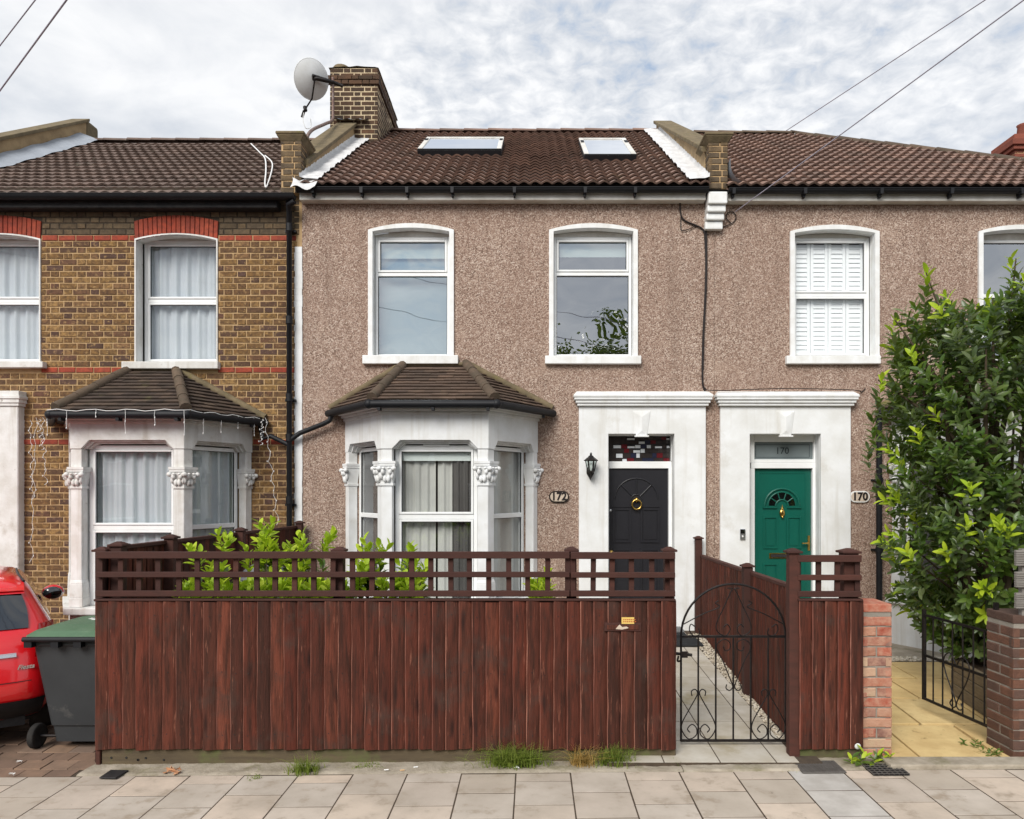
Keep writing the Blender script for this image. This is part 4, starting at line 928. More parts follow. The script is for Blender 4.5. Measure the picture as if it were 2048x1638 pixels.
# ================================================================== DOORS
def door_surround(house, px0, px1, op0, op1, name='door_surround'):
    y0 = -.05
    b = MB(); zt_, zb, zo = Z(812,y0), .1, Z(868,y0); a, c, o0, o1 = X(px0,y0), X(px1,y0), X(op0,y0), X(op1,y0)
    b.prism([(a,zb),(o0,zb),(o0,zo),(o1,zo),(o1,zb),(c,zb),(c,zt_),(a,zt_)], y0, .004)
    for q in ((o0-.03,o0,zb,zo+.03),(o1,o1+.03,zb,zo+.03),(o0,o1,zo,zo+.03)): b.box(q[0],q[1],.0045,.3,q[2],q[3])
    ds = part(name, b, 'white_paint', house, .006)
    b = MB()
    for (h0, h1, e) in ((812, 807, .025), (806.5, 801, .045), (800.5, 795.5, .065)): b.box(a-e, c+e, y0-e-.02, 0, Z(h0,y0), Z(h1,y0))
    e = .075; b.add([(a-e,y0-e-.02,Z(795.3,y0)),(c+e,y0-e-.02,Z(795.3,y0)),(c+e,0,Z(795.3,y0)),(a-e,0,Z(795.3,y0)),(a-e,y0-e-.02,Z(791,y0)),(c+e,y0-e-.02,Z(791,y0)),(c+e,0,Z(791,y0)),(a-e,0,Z(791,y0)),
        (a-.03,y0-.01,Z(783,y0)),(c+.03,y0-.01,Z(783,y0)),(c+.03,0,Z(782,y0)),(a-.03,0,Z(782,y0))],
        [(0,1,5,4),(1,2,6,5),(3,0,4,7),(4,5,9,8),(5,6,10,9),(7,4,8,11),(8,9,10,11),(0,3,2,1)])
    part('cornice', b, 'white_paint', ds, .003)
    kx = (o0+o1)/2+.0; b = MB(); yk = y0-.006
    k0, k1 = Z(822,y0), Z(871,y0); wt, wb_ = .12, .075
    b.add([(kx-wt,y0+.002,k0),(kx+wt,y0+.002,k0),(kx+wb_,y0+.002,k1),(kx-wb_,y0+.002,k1),(kx-wt,yk,k0),(kx+wt,yk,k0),(kx+wb_,yk,k1),(kx-wb_,yk,k1),(kx,yk-.02,k0-.085),(kx,yk-.02,k1+.06)],
          [(4,5,8),(5,6,9,8),(6,7,9),(7,4,8,9),(0,1,5,4),(1,2,6,5),(2,3,7,6),(3,0,4,7)])
    b.box(kx-wb_-.02, kx+wb_+.02, y0-.035, y0+.002, k1-.022, k1-.001)
    part('keystone', b, 'white_paint', ds, .004)
    return ds
ds2 = door_surround(H2, 1158, 1412, 1217, 1349); ds3 = door_surround(H3, 1441, 1702, 1500, 1642)
def arc_tube(b, cx, y, cz, r, a0, a1, rad, n=18):
    b.tube([(cx + r*math.cos(a0+(a1-a0)*i/n), y, cz + r*math.sin(a0+(a1-a0)*i/n)) for i in range(n+1)], rad, 6)
def panel(b, x0, x1, z0, z1, y, w_=.022, d=.014, fill=True):
    for q in ((x0,x1,z0,z0+w_),(x0,x1,z1-w_,z1),(x0,x0+w_,z0+w_,z1-w_),(x1-w_,x1,z0+w_,z1-w_)):
        b.prism([(q[0],q[2]),(q[1],q[2]),(q[1],q[3]),(q[0],q[3])], y-d, y)
    if fill: b.box(x0+w_+.02, x1-w_-.02, y-.008, y, z0+w_+.02, z1-w_-.02)
yd = .2; Xd = lambda p: X(p, yd); Zd = lambda p: Z(p, yd)
# black door
b = MB(); b.box(Xd(1215), Xd(1346), .17, .26, Zd(937), Zd(923)); b.box(Xd(1336), Xd(1347), .15, .26, .2, Zd(937)-.001); b.box(Xd(1341), Xd(1347), .15, .26, Zd(922), Zd(866)); b.box(Xd(1210), Xd(1217.5), .17, .26, .2, Zd(937)-.001); b.box(Xd(1210), Xd(1347), .15, .26, Zd(872), Zd(862))
fr2 = part('door_frame', b, 'upvc', H2, .004)
b = MB(); b.box(Xd(1218), Xd(1335.5), yd, yd+.045, .24, Zd(937.5)); dr2 = part('front_door', b, 'door_black', H2, .004, label='black panelled front door with brass ring knocker')
b = MB(); cx, cz = Xd(1272.5), Zd(1000)
arc_tube(b, cx, yd-.002, cz, .295, 0.05, math.pi-.05, .011)
for an in (45, 90, 135): b.tube([(cx+.07*math.cos(math.radians(an)), yd-.002, cz+.07*math.sin(math.radians(an))), (cx+.285*math.cos(math.radians(an)), yd-.002, cz+.285*math.sin(math.radians(an)))], .012, 6)
arc_tube(b, cx, yd-.002, cz, .075, 0, math.pi, .01, 10)
b.box(Xd(1224), Xd(1320), yd-.011, yd, Zd(1014.5), Zd(1012))
for x0, x1 in ((1226, 1262), (1281, 1319)):
    panel(b, Xd(x0), Xd(x1), Zd(1085), Zd(1017), yd); panel(b, Xd(x0), Xd(x1), Zd(1190), Zd(1098), yd)
part('moulding', b, 'door_black', dr2)
b = MB(); b.lathe([(.0,-.055),(.022,-.05),(.03,-.03),(.03,0)], (cx, yd, Zd(999)), 12, 'Y'); b.ball((cx, yd-.03, Zd(1000)), .03)
b.tube([(cx+.062*math.cos(2*math.pi*i/24), yd-.045, Zd(1009)+.064*math.sin(2*math.pi*i/24)) for i in range(25)], .012, 8, cap=False); part('knocker', b, 'brass', dr2)
b = MB(); b.lathe([(.0,-.02),(.018,-.018),(.022,0)], (Xd(1221), yd, Zd(1021)), 10, 'Y'); part('lock', b, 'steel', dr2)
b = MB(); b.lathe([(.0,-.05),(.03,-.045),(.03,-.02),(.012,-.015),(.012,0)], (Xd(1222), yd, Zd(1104)), 10, 'Y'); part('knob', b, 'brass', dr2)
# stained fanlight of odd rectangles
x0, x1, z0, z1 = Xd(1217), Xd(1340), Zd(923), Zd(873)
b = MB(); b.box(x0, x1, .231, .24, z0, z1); fan = part('fanlight', b, 'tar_black', H2, label='leaded fanlight of small dark, white and red panes')
zc = z0; rr_ = random.Random(21)
while zc < z1-.01:
    hh = min(rr_.uniform(.045, .07), z1-zc); xc_ = x0
    if z1-zc-hh < .02: hh = z1-zc
    while xc_ < x1-.005:
        ww = min(rr_.uniform(.05, .11), x1-xc_); k = rr_.random(); dark = rr_.random()
        t = 'glass_white' if k < .22 else 'glass_red' if k < .32 else 'glass_blue' if k < .42 else 'glass_dark'
        hz = hh*(rr_.uniform(.5, .95) if t == 'glass_white' else 1)
        b = MB(); b.box(xc_+.003, xc_+ww-.003, .223-rr_.uniform(0,.004), .23, zc+.003, zc+hz-.003); part('glass_piece', b, t, fan); xc_ += ww
    zc += hh
b = MB(); b.box(.9, 1.95, -.32, .15, .05, .29); part('door_step', b, 'step_stone', H2, .01, 2)
# green door
b = MB(); b.box(Xd(1500), Xd(1642), .15, .26, Zd(937), Zd(926)); b.box(Xd(1622.5), Xd(1634), .15, .26, .1, Zd(937)-.001); b.box(Xd(1498), Xd(1507.5), .15, .26, .1, Zd(937)-.001)
b.box(Xd(1498), Xd(1507), .155, .26, Zd(926)+.001, Zd(866)); b.box(Xd(1625), Xd(1634), .155, .26, Zd(926)+.001, Zd(866)); b.box(Xd(1507)+.001, Xd(1625)-.001, .155, .26, Zd(884), Zd(866))
b.box(Xd(1507)+.001, Xd(1625)-.001, .155, .26, Zd(926)+.001, Zd(919))
fr3 = part('door_frame', b, 'upvc', H3, .004)
b = MB(); b.box(Xd(1507), Xd(1625), .2, .21, Zd(919), Zd(884)); fan3 = part('fanlight', b, 'frosted', H3, label='frosted fanlight with the number 170')
b = MB(); fx0, fx1, fz0, fz1 = Xd(1511), Xd(1619), Zd(915), Zd(889); t = .006
for q in ((fx0,fx1,fz0,fz0+t),(fx0,fx1,fz1-t,fz1),(fx0,fx0+t,fz0+t,fz1-t),(fx1-t,fx1,fz0+t,fz1-t)): b.box(q[0],q[1],.1985,.2,q[2],q[3])
part('etched_border', b, 'frost_line', fan3)
put_text('etched_number', '170', .125, 'frost_line', fan3, Matrix.Translation((Xd(1564.5), .198, Zd(902))) @ RX90, .001, .001)
b = MB(); b.box(Xd(1508), Xd(1622), yd, yd+.045, .12, Zd(937.5)); dr3 = part('front_door', b, 'door_green', H3, .004, label='dark green front door with sunburst light')
b = MB(); cx, cz = Xd(1563.5), Zd(1012)
panel(b, Xd(1516), Xd(1613), Zd(1240), Zd(944), yd, .02, .006, False)
arc_tube(b, cx, yd-.006, cz, .235, 0, math.pi, .016); arc_tube(b, cx, yd-.006, cz, .19, 0, math.pi, .01); arc_tube(b, cx, yd-.006, cz, .085, 0, math.pi, .012, 12)
for an in (36, 72, 108, 144): b.tube([(cx+.085*math.cos(math.radians(an)), yd-.006, cz+.085*math.sin(math.radians(an))), (cx+.19*math.cos(math.radians(an)), yd-.006, cz+.19*math.sin(math.radians(an)))], .009, 6)
for sg_ in (-1, 1): b.box(min(cx+sg_*.07, cx+sg_*.26), max(cx+sg_*.07, cx+sg_*.26), yd-.022, yd, cz-.03, cz-.004)
for x0, x1 in ((1526, 1555), (1573, 1602)):
    panel(b, Xd(x0), Xd(x1), Zd(1097), Zd(1033), yd, .02); panel(b, Xd(x0), Xd(x1), Zd(1190), Zd(1127), yd, .02)
part('moulding', b, 'door_green', dr3)
for i in range(5):
    a0, a1 = math.radians(2+36*i), math.radians(34+36*i); b = MB()
    b.prism([(cx+.096*math.cos(a0), cz+.096*math.sin(a0))] + [(cx+.182*math.cos(a0+(a1-a0)*k/5), cz+.182*math.sin(a0+(a1-a0)*k/5)) for k in range(6)] + [(cx+.096*math.cos(a1), cz+.096*math.sin(a1))], yd-.0035, yd-.001); part('pane', b, 'car_glass', dr3)
b = MB(); b.tube([(cx, yd-.02, Zd(1010)), (cx, yd-.02, Zd(1018))], [.006,.012], 8); b.ball((cx, yd-.02, Zd(1026)), (.04,.018,.055)); b.ball((cx, yd-.03, Zd(1034)), (.016,.014,.016)); b.ball((cx, yd-.02, Zd(1017)), .018); part('knocker', b, 'brass', dr3)
b = MB(); b.box(Xd(1538), Xd(1579), yd-.014, yd, Zd(1117), Zd(1106)); part('letter_plate', b, 'brass', dr3, .004); b = MB(); b.box(Xd(1541), Xd(1576), yd-.0165, yd-.0142, Zd(1114.5), Zd(1108.5)); part('letter_flap', b, 'tar_black', dr3)
b = MB(); b.box(Xd(1615), Xd(1619.5), yd-.012, yd, Zd(1101), Zd(1071)); b.tube([(Xd(1617), yd-.01, Zd(1086)), (Xd(1617), yd-.05, Zd(1086)), (Xd(1601), yd-.055, Zd(1086))], .01, 8); part('door_handle', b, 'brass', dr3)
b = MB(); b.box(2.55, 3.85, -.25, .15, .03, .16); part('door_step', b, 'step_stone', H3, .01, 2)
# ================================================================== PIPES AND WALL FITTINGS
def pipe(b, pts, r=.036): b.tube(pts, r, 10)
b = MB(); xp = X(579,-.09)
pipe(b, [(X(590,-.2),-.22,Z(396,-.2)-.05), (X(580,-.15),-.2,Z(400,-.15)-.08), (xp,-.1,Z(425,-.1)), (xp,-.1,.2)])
for p in (405, 455, 640, 795, 875, 1000): b.lathe([(.046,-.05),(.046,.05)], (xp,-.1,Z(p,-.1)), 10)
for p in (460, 800, 1010): b.box(xp-.07, xp+.07, -.06, 0, Z(p,-.1)-.015, Z(p,-.1)+.015)
pipe(b, [(G1[3].x-.06, G1[3].y-.06, G1[3].z-.03), (G1[3].x-.02, -.12, G1[3].z-.22), (X(541,-.1),-.1,Z(872,-.1)), (xp,-.1,Z(890,-.1))], .032)
part('drainpipe', b, 'black_plastic', H1)
b = MB(); pipe(b, [(G2[0].x+.06, G2[0].y-.06, G2[0].z-.03), (G2[0].x+.04, -.12, G2[0].z-.1), (X(646,-.1),-.1,Z(848,-.1)), (X(600,-.1),-.1,Z(866,-.1)), (xp+.03,-.1,Z(878,-.1))], .032); part('waste_pipe', b, 'black_plastic', H2)
b = MB(); xq = X(1757,-.06); pipe(b, [(G3[0].x, G3[0].y-.04, G3[0].z-.04), (xq,-.08,G3[0].z-.15), (xq,-.08,.1)], .038)
for p in (960, 1100): b.lathe([(.048,-.03),(.048,.03)], (xq,-.08,Z(p,-.08)), 10); b.box(xq-.08, xq+.08, -.04, 0, Z(p,-.08)-.012, Z(p,-.08)+.012)
part('drainpipe', b, 'black_plastic', H3)
# cable clipped down the joint of the two pebbledashed houses
def curve(pts, n=8):
    P = [Vector(p) for p in pts]; out_ = []
    for i in range(len(P)-1):
        p0, p1, p2, p3 = P[max(i-1,0)], P[i], P[i+1], P[min(i+2,len(P)-1)]
        for k in range(n):
            t = k/n; out_.append(.5*((2*p1)+(p2-p0)*t+(2*p0-5*p1+4*p2-p3)*t*t+(3*p1-p0-3*p2+p3)*t**3))
    return out_ + [P[-1]]
wp = lambda x, y, d=.02: (X(x,-d), -d, Z(y,-d))
b = MB()
b.tube(curve([wp(1409,458), wp(1412,520), wp(1410,600,.03), wp(1406,680), wp(1405,760), wp(1410,782)], 6), .013, 6)
b.tube(curve([wp(1413,458), wp(1413,560,.03), wp(1408,660,.03), wp(1406,740)], 6), .010, 6)
b.tube(curve([wp(1360,402), wp(1361,425), wp(1368,440), wp(1390,450), wp(1405,458), wp(1412,475)]), .011, 6)
b.tube(curve([wp(1362,430), wp(1362,458), wp(1372,460), wp(1395,452), wp(1409,462)]), .006, 6)
b.tube(curve([wp(1412,458), wp(1440,455), wp(1463,447), wp(1472,435), wp(1466,424), wp(1455,426), wp(1453,437), wp(1462,446)]), .006, 6)
b.tube(curve([wp(1410,775), wp(1430,781,.11), wp(1570,777,.1), wp(1705,780,.1), wp(1722,784), wp(1731,776)]), .006, 6)
single('wall_cable', b, 'wire_black', 'black cables looped under the eaves and clipped down between the two pebbledashed houses', 'cable')
# ---- plaques, lantern, bell
def plaque(px0, px1, y0, y1, txt, label, rim, tcol, ground):
    yy = -.03; x0, x1, z0, z1 = X(px0,yy), X(px1,yy), Z(y1,yy), Z(y0,yy); r = (z1-z0)*.5
    def stad(e):
        rr = r-e; c0, c1, zc = x0+r, x1-r, (z0+z1)/2
        return [(c1+rr*math.cos(a), zc+rr*math.sin(a)) for a in [(-.5+i/8)*math.pi for i in range(9)]] + [(c0+rr*math.cos(a), zc+rr*math.sin(a)) for a in [(.5+i/8)*math.pi for i in range(9)]]
    t = thing('number_plaque', label, 'sign', ((x0+x1)/2, 0, z0))
    b = MB(); b.prism(stad(0), -.03, -.001); part('rim', b, rim, t, .003); b = MB(); b.prism(stad(.016), -.033, -.0305); part('face', b, ground, t)
    put_text('numerals', txt, (z1-z0)*.95, tcol, t, Matrix.Translation(((x0+x1)/2, -.036, (z0+z1)/2)) @ RX90, .002, .005, sx=.95)
plaque(1098, 1138, 982, 1005, '172', 'oval plaque reading 172 on the wall between bay and black door', 'black_iron', 'wire_black', 'plaque_stone')
plaque(1700, 1740, 982, 1005, '170', 'oval white-rimmed plaque reading 170 on the wall right of the green door', 'white_plastic', 'wire_black', 'plaque_stone')
lx, ly = X(1182,-.18), -.18
lt = thing('wall_lantern', 'black coach lantern on the white surround left of the black door', 'lamp', (lx, -.05, Z(958,-.1)))
Zl = lambda p: Z(p, ly)
b = MB(); b.prism([(lx-.05,Zl(946)),(lx,Zl(960)),(lx+.05,Zl(946)),(lx+.05,Zl(936)),(lx,Zl(930)),(lx-.05,Zl(936))], -.075, -.052); b.tube(curve([(lx,-.07,Zl(946)), (lx,-.13,Zl(956)), (lx,ly,Zl(950)), (lx,ly,Zl(943))], 5), .012, 8); part('bracket', b, 'black_iron', lt)
b = MB(); b.lathe([(.0,-.03),(.03,-.02),(.05,0),(.045,.012)], (lx,ly,Zl(943)), 6, smooth=False); zt_, zb = Zl(922), Zl(942)
for k in range(6):
    a = 2*math.pi*k/6; b.tube([(lx+.045*math.cos(a), ly+.045*math.sin(a), zb), (lx+.072*math.cos(a), ly+.072*math.sin(a), zt_)], .006, 5)
part('cage', b, 'black_iron', lt)
b = MB(); b.lathe([(.044,zb),(.07,zt_)], (lx,ly,0), 6, smooth=False); b.f = [f for f in b.f if len(f) == 4]; b.sm = b.sm[:len(b.f)]; part('lantern_glass', b, 'lamp_glass', lt)
b = MB(); b.lathe([(.09,zt_),(.095,zt_+.008),(.04,Zl(914)),(.03,Zl(912)),(.012,Zl(910)),(.016,Zl(908)),(.0,Zl(904))], (lx,ly,0), 6, smooth=False); part('cap', b, 'black_iron', lt)
b = MB(); b.lathe([(.0,zb+.1),(.018,zb+.09),(.022,zb+.05),(.012,zb+.01),(.012,zb)], (lx,ly,0), 8); part('bulb', b, 'white_plastic', lt)
db = thing('doorbell', 'small grey video doorbell on the white surround left of the green door', 'doorbell', (X(1485,-.05), -.05, Z(1080,-.05)))
b = MB(); b.box(X(1480,-.06), X(1490.5,-.06), -.075, -.0505, Z(1079,-.06), Z(1058,-.06)); part('body', b, 'steel', db, .005); b = MB(); b.box(X(1481,-.076), X(1489.5,-.076), -.0785, -.0755, Z(1067,-.076), Z(1059,-.076)); part('camera_window', b, 'car_glass', db); b = MB(); b.lathe([(.012,0),(.012,-.006)], (X(1485.2,-.076), -.0755, Z(1072.5,-.076)), 10, 'Y'); part('button', b, 'white_plastic', db)
# ---- string of icicle lights on the brick house's bay gutter
sl_t = thing('string_lights', 'white icicle string lights hung along the gutter of the brick house bay', 'lights', (G1[1].x, G1[1].y, G1[1].z))
b = MB(); bl = MB(); run = []
for a, c in ((G1[0], G1[1]), (G1[1], G1[2]), (G1[2], G1[3])):
    for k in range(14): run.append(a.lerp(c, k/14) + Vector((0, -.055, .045 + .012*math.sin(k*1.7))))
b.tube(run, .004, 5)
for i, p in enumerate(run):
    if i % 3 == 1 and i > 6:
        ln = R.uniform(.08, .3); q = [p + Vector((R.uniform(-.006,.006), -.005, -ln*t)) for t in (0,.3,.6,1)]; b.tube(q, .003, 4)
        for t in (.5, 1): bl.ball(p + Vector((0,-.005,-ln*t)), (.006,.006,.014), 5, 4)
for (x0, y0, x1, y1, dpt) in ((72, 835, 62, 1125, -.35), (85, 835, 92, 970, -.4), (530, 835, 556, 1050, -.3), (60, 840, 66, 1000, -.3), (78, 838, 86, 900, -.4), (524, 838, 523, 890, -.35)):
    n = 22; q = [Vector((X(x0+(x1-x0)*t/n + 3*math.sin(t*1.9), dpt), dpt+.02*math.sin(t*1.3), Z(y0+(y1-y0)*t/n, dpt))) for t in range(n+1)]; b.tube(q, .0025, 4)
    for k in range(1, n, 2): bl.ball(q[k]+Vector((R.uniform(-.012,.012),-.01,0)), (.005,.005,.012), 5, 4)
part('light_wire', b, 'white_plastic', sl_t); part('bulbs', bl, 'white_plastic', sl_t)
# ---- satellite dish
dt = thing('satellite_dish', 'pale grey satellite dish on a bent pole beside the chimney', 'dish', (X(612,.6), .6, Z(345,.6)))
dc = Vector((X(627,2.2), 2.2, Z(158,2.2))); axis = Vector((-.62, .70, .34)).normalized(); uu = axis.cross(Vector((0,0,1))).normalized(); vv = uu.cross(axis)
b = MB(); rd = .29
def dishp(r, a, back=0): return dc + uu*(r*math.cos(a)*1.0) + vv*(r*math.sin(a)*1.05) + axis*(.09*(r/rd)**2 - back)
vs_ = [dishp(rd*i/6, 2*math.pi*k/28) for i in range(7) for k in range(28)]
b.add(vs_, [(i*28+k, i*28+(k+1) % 28, (i+1)*28+(k+1) % 28, (i+1)*28+k) for i in range(6) for k in range(28)], True)
b.add([dishp(rd*i/6, 2*math.pi*k/28, .012) for i in range(7) for k in range(28)], [(i*28+k, (i+1)*28+k, (i+1)*28+(k+1) % 28, i*28+(k+1) % 28) for i in range(6) for k in range(28)], True)
b.tube([dishp(rd, 2*math.pi*k/28, .006) for k in range(29)], .009, 6, cap=False); part('reflector', b, 'dish', dt, recalc=False)
fc = dc + axis*.2 - vv*.48; pm_ = Vector((X(668,2.35), 2.35, Z(165,2.35)))
b = MB(); b.tube([dc - axis*.05, dc - vv*.3 - axis*.05, fc], .013, 6); b.tube([fc, fc - vv*.1 + axis*.05], .025, 8); b.tube([fc+vv*.06, fc-axis*.06], .03, 8); part('feed_arm', b, 'black_iron', dt)
b = MB(); b.tube([dc - axis*.1 + Vector((-.06,0,.05)), pm_, pm_ + Vector((.14,.02,-.05))], .028, 8); b.tube([dc - axis*.01, dc-axis*.12, pm_], .03, 8); part('mount', b, 'black_iron', dt)
b = MB(); b.tube(curve([pm_ + Vector((-.02,0,.08)), Vector((X(666,2.35),2.35,Z(225,2.35))), Vector((X(664,2.2),2.2,Z(241,2.2))), Vector((X(650,1.6),1.6,Z(248,1.6))), Vector((X(622,.75),.75,Z(262,.75))), Vector((X(613,.6),.6,Z(285,.6))), Vector((X(612,.55),.55,Z(340,.55)))], 6), .024, 8); part('pole', b, 'rust_steel', dt)
b = MB(); b.tube(curve([fc, fc+Vector((-.02,0,-.15)), fc+Vector((.02,.02,-.28)), fc+Vector((.08,.1,-.22)), fc+Vector((.06,.15,-.05))], 6), .006, 5); part('lead_wire', b, 'white_plastic', dt)
# ================================================================== FENCES
YF = CY + 5.65
def feather(w_, h, mat, seed, along=1, thick=.03):
    rr = random.Random(seed); b = MB(); n = 7
    pts = []; q = 7
    for k in range(n+1):
        z_ = h*k/n; j = rr.uniform(-.003,.003)*(0 < k < n); c = rr.uniform(-.002,.002); ew = rr.uniform(.003,.008)
        pts.append([(0+j, -thick+.006+c, z_), (ew+j, -thick+c, z_), (w_*.4+j, -thick*.92+c, z_), (w_*.72+j, -thick*.62+c, z_), (w_+j, -.003+c, z_), (w_+j, .006, z_), (0+j, .006, z_)])
    vs = [p for r_ in pts for p in r_]; fs = [(k*q+i, k*q+(i+1) % q, (k+1)*q+(i+1) % q, (k+1)*q+i) for k in range(n) for i in range(q)]
    fs += [tuple(range(q-1,-1,-1)), tuple(range(n*q, n*q+q))]
    b.add(vs, fs); nb = len(b.f)
    for f_ in (.1, .52, .9):                                 # nail heads
        zx, xx, r_ = h*f_+rr.uniform(-.01,.01), w_*rr.uniform(.28,.4), .0042
        b.add([(xx+r_*math.cos(k*1.047), -thick*.985-.0035, zx+r_*math.sin(k*1.047)) for k in range(6)], [(5,4,3,2,1,0)])
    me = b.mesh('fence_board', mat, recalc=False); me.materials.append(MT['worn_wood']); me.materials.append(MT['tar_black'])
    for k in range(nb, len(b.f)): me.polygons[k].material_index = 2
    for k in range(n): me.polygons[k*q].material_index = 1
    return me
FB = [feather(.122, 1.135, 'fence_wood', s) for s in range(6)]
cap_m = None
def post(parent, x, y, z0, z1, s=.075, cap=True, M=I4):
    b = MB(); b.box(x-s/2, x+s/2, y-s/2, y+s/2, z0, z1); p = part('post', b, 'trellis_wood', parent, .004)
    if cap:
        c = MB(); e = s/2+.018; c.box(x-e, x+e, y-e, y+e, z1+.0005, z1+.018); c.prismz([(x-e+.008,y-e+.008),(x+e-.008,y-e+.008),(x+e-.008,y+e-.008),(x-e+.008,y+e-.008)], z1+.018, z1+.038, [(x-.015,y-.015),(x+.015,y-.015),(x+.015,y+.015),(x-.015,y+.015)]); part('post_cap', c, 'trellis_wood', p, .003)
    return p
def boards(parent, x0, x1, ztop, zbot, y, pitch, M=I4):
    n = max(1, round((x1-x0)/pitch)); pt = (x1-x0)/n
    for i in range(n):
        h = ztop-zbot + R.uniform(-.006,.006)
        T = M @ Matrix.Translation((x0+i*pt, y+R.uniform(-.003,.003), zbot + R.uniform(-.007,.007))) @ Matrix.Rotation(R.uniform(-.004,.004), 4, 'Y') @ Matrix.Diagonal((pt*1.16/.122*R.uniform(.97,1.03), 1, h/1.135, 1))
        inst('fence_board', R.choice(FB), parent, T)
def trellis(parent, x0, x1, zt, zm, zb, y, pitch, first=None):
    for z_, h in ((zt, .052), (zm, .041), (zb, .044)):
        b = MB(); b.box(x0+R.uniform(0,.004), x1, y-.036, y-.002, z_-h/2, z_+h/2); part('trellis_rail', b, 'trellis_wood', parent, .003)
    n = round((x1-x0)/pitch); sm_ = MB(); sm_.box(-.02, .02, 0, .022, 0, 1); me = sm_.mesh('trellis_slat', 'trellis_wood', .002)
    for i in range(n+1):
        x = x0+.02 + (x1-x0-.04)*i/n + R.uniform(-.006,.006)
        inst('trellis_slat', me, parent, Matrix.Translation((x, y, zb-.02)) @ Matrix.Rotation(R.uniform(-.012,.012), 4, 'Y') @ Matrix.Diagonal((1,1,zt-zb+.03,1)))
Xf = lambda p: X(p, YF); Zf = lambda p: Z(p, YF)
f1 = thing('garden_fence', 'long dark reddish-brown board fence with trellis top along the pavement', 'fence', (Xf(770), YF, 0))
boards(f1, Xf(194), Xf(1348), Zf(1201), Zf(1497), YF, .102)
b = MB(); b.box(Xf(192), Xf(1350), YF-.034, YF+.03, Zf(1201), Zf(1197)); part('capping', b, 'trellis_wood', f1, .003)
trellis(f1, Xf(192), Xf(1139), Zf(1110), Zf(1149), Zf(1187), YF+.02, .148)
trellis(f1, Xf(1141), Xf(1350), Zf(1111), Zf(1150), Zf(1187), YF+.021, .148)
for p in (205, 679, 1143, 1338): post(f1, X(p, YF+.1), YF+.1, -.05, Z(1103, YF+.1))
b = MB(); b.box(Xf(196), Xf(1347), YF+.008, YF+.02, Zf(1490), Zf(1197)); part('backing', b, 'trellis_wood', f1)
b = MB(); b.box(Xf(202), Xf(1352), YF+.006, YF+.05, -.06, Zf(1496)); part('gravel_board', b, 'gravel_board', f1, .006)
b = MB(); b.box(Xf(193), Xf(201), YF-.01, YF+.05, -.03, Zf(1492)); part('end_batten', b, 'trellis_wood', f1, .003)
b = MB()
for p in (222, 252, 275, 291, 327, 276): b.lathe([(.008,0),(.008,-.004)], (Xf(p), YF+.005, Zf(1517+R.uniform(-3,5))), 8, 'Y')
part('bolt_hole', b, 'tar_black', f1)
# letter slot, its peeled label and a yellow sticker
yl = YF-.036
ls = thing('letter_slot', 'dark wooden letter slot with a peeling label in the fence boards', 'letterbox', (Xf(1245), YF, Zf(1262)))
b = MB(); b.box(Xf(1208), Xf(1281), yl, YF+.0, Zf(1261), Zf(1244)); part('frame', b, 'trellis_wood', ls, .003)
b = MB(); b.box(Xf(1213), Xf(1277), yl-.006, yl-.0005, Zf(1257.5), Zf(1248)); part('flap', b, 'fence_wood', ls, .002)
b = MB(); b.prism([(Xf(1230),Zf(1256)),(Xf(1243),Zf(1257)),(Xf(1256),Zf(1254)),(Xf(1252),Zf(1251)),(Xf(1243),Zf(1252)),(Xf(1238),Zf(1247)),(Xf(1235),Zf(1250))], yl-.0075, yl-.006); part('peeled_label', b, 'plaque_stone', ls)
st_ = thing('sticker', 'small yellow notice sticker above the letter slot on the fence', 'sticker', (Xf(1254), YF, Zf(1246)))
b = MB(); b.box(Xf(1242), Xf(1267), yl-.002, yl+.004, Zf(1246), Zf(1233)); part('paper', b, 'sticker_yellow', st_)
b = MB()
for k in range(2):
    xx = Xf(1245)
    for q in range(7): wq = R.uniform(.006,.012); b.box(xx, xx+wq, yl-.0028, yl-.002, Zf(1238.6+4*k), Zf(1236.6+4*k)); xx += wq+.004
part('print', b, 'sticker_red', st_)
# short panel right of the gate
f2 = thing('fence_panel', 'short brown board panel with trellis between the gate and the red brick pier', 'fence', (Xf(1655), YF, 0))
boards(f2, Xf(1597), Xf(1723), Zf(1201), Zf(1497), YF, .102)
b = MB(); b.box(Xf(1594), Xf(1723), YF-.034, YF+.03, Zf(1201), Zf(1197)); part('capping', b, 'trellis_wood', f2, .003)
trellis(f2, Xf(1594), Xf(1722), Zf(1117), Zf(1155), Zf(1188), YF+.02, .148)
post(f2, X(1586, YF+.03), YF+.03, 0, Z(1106, YF+.03), .08); post(f2, X(1697, YF+.1), YF+.1, 0, Z(1106, YF+.1), .11)
b = MB(); b.box(Xf(1590), Xf(1721), YF+.006, YF+.05, -.03, Zf(1496)); part('gravel_board', b, 'gravel_board', f2, .006)
b = MB(); b.lathe([(.0,-.012),(.02,-.01),(.024,0)], (Xf(1712), YF-.03, Zf(1490)), 12, 'Y'); part('reflector_disc', b, 'dish', f2)
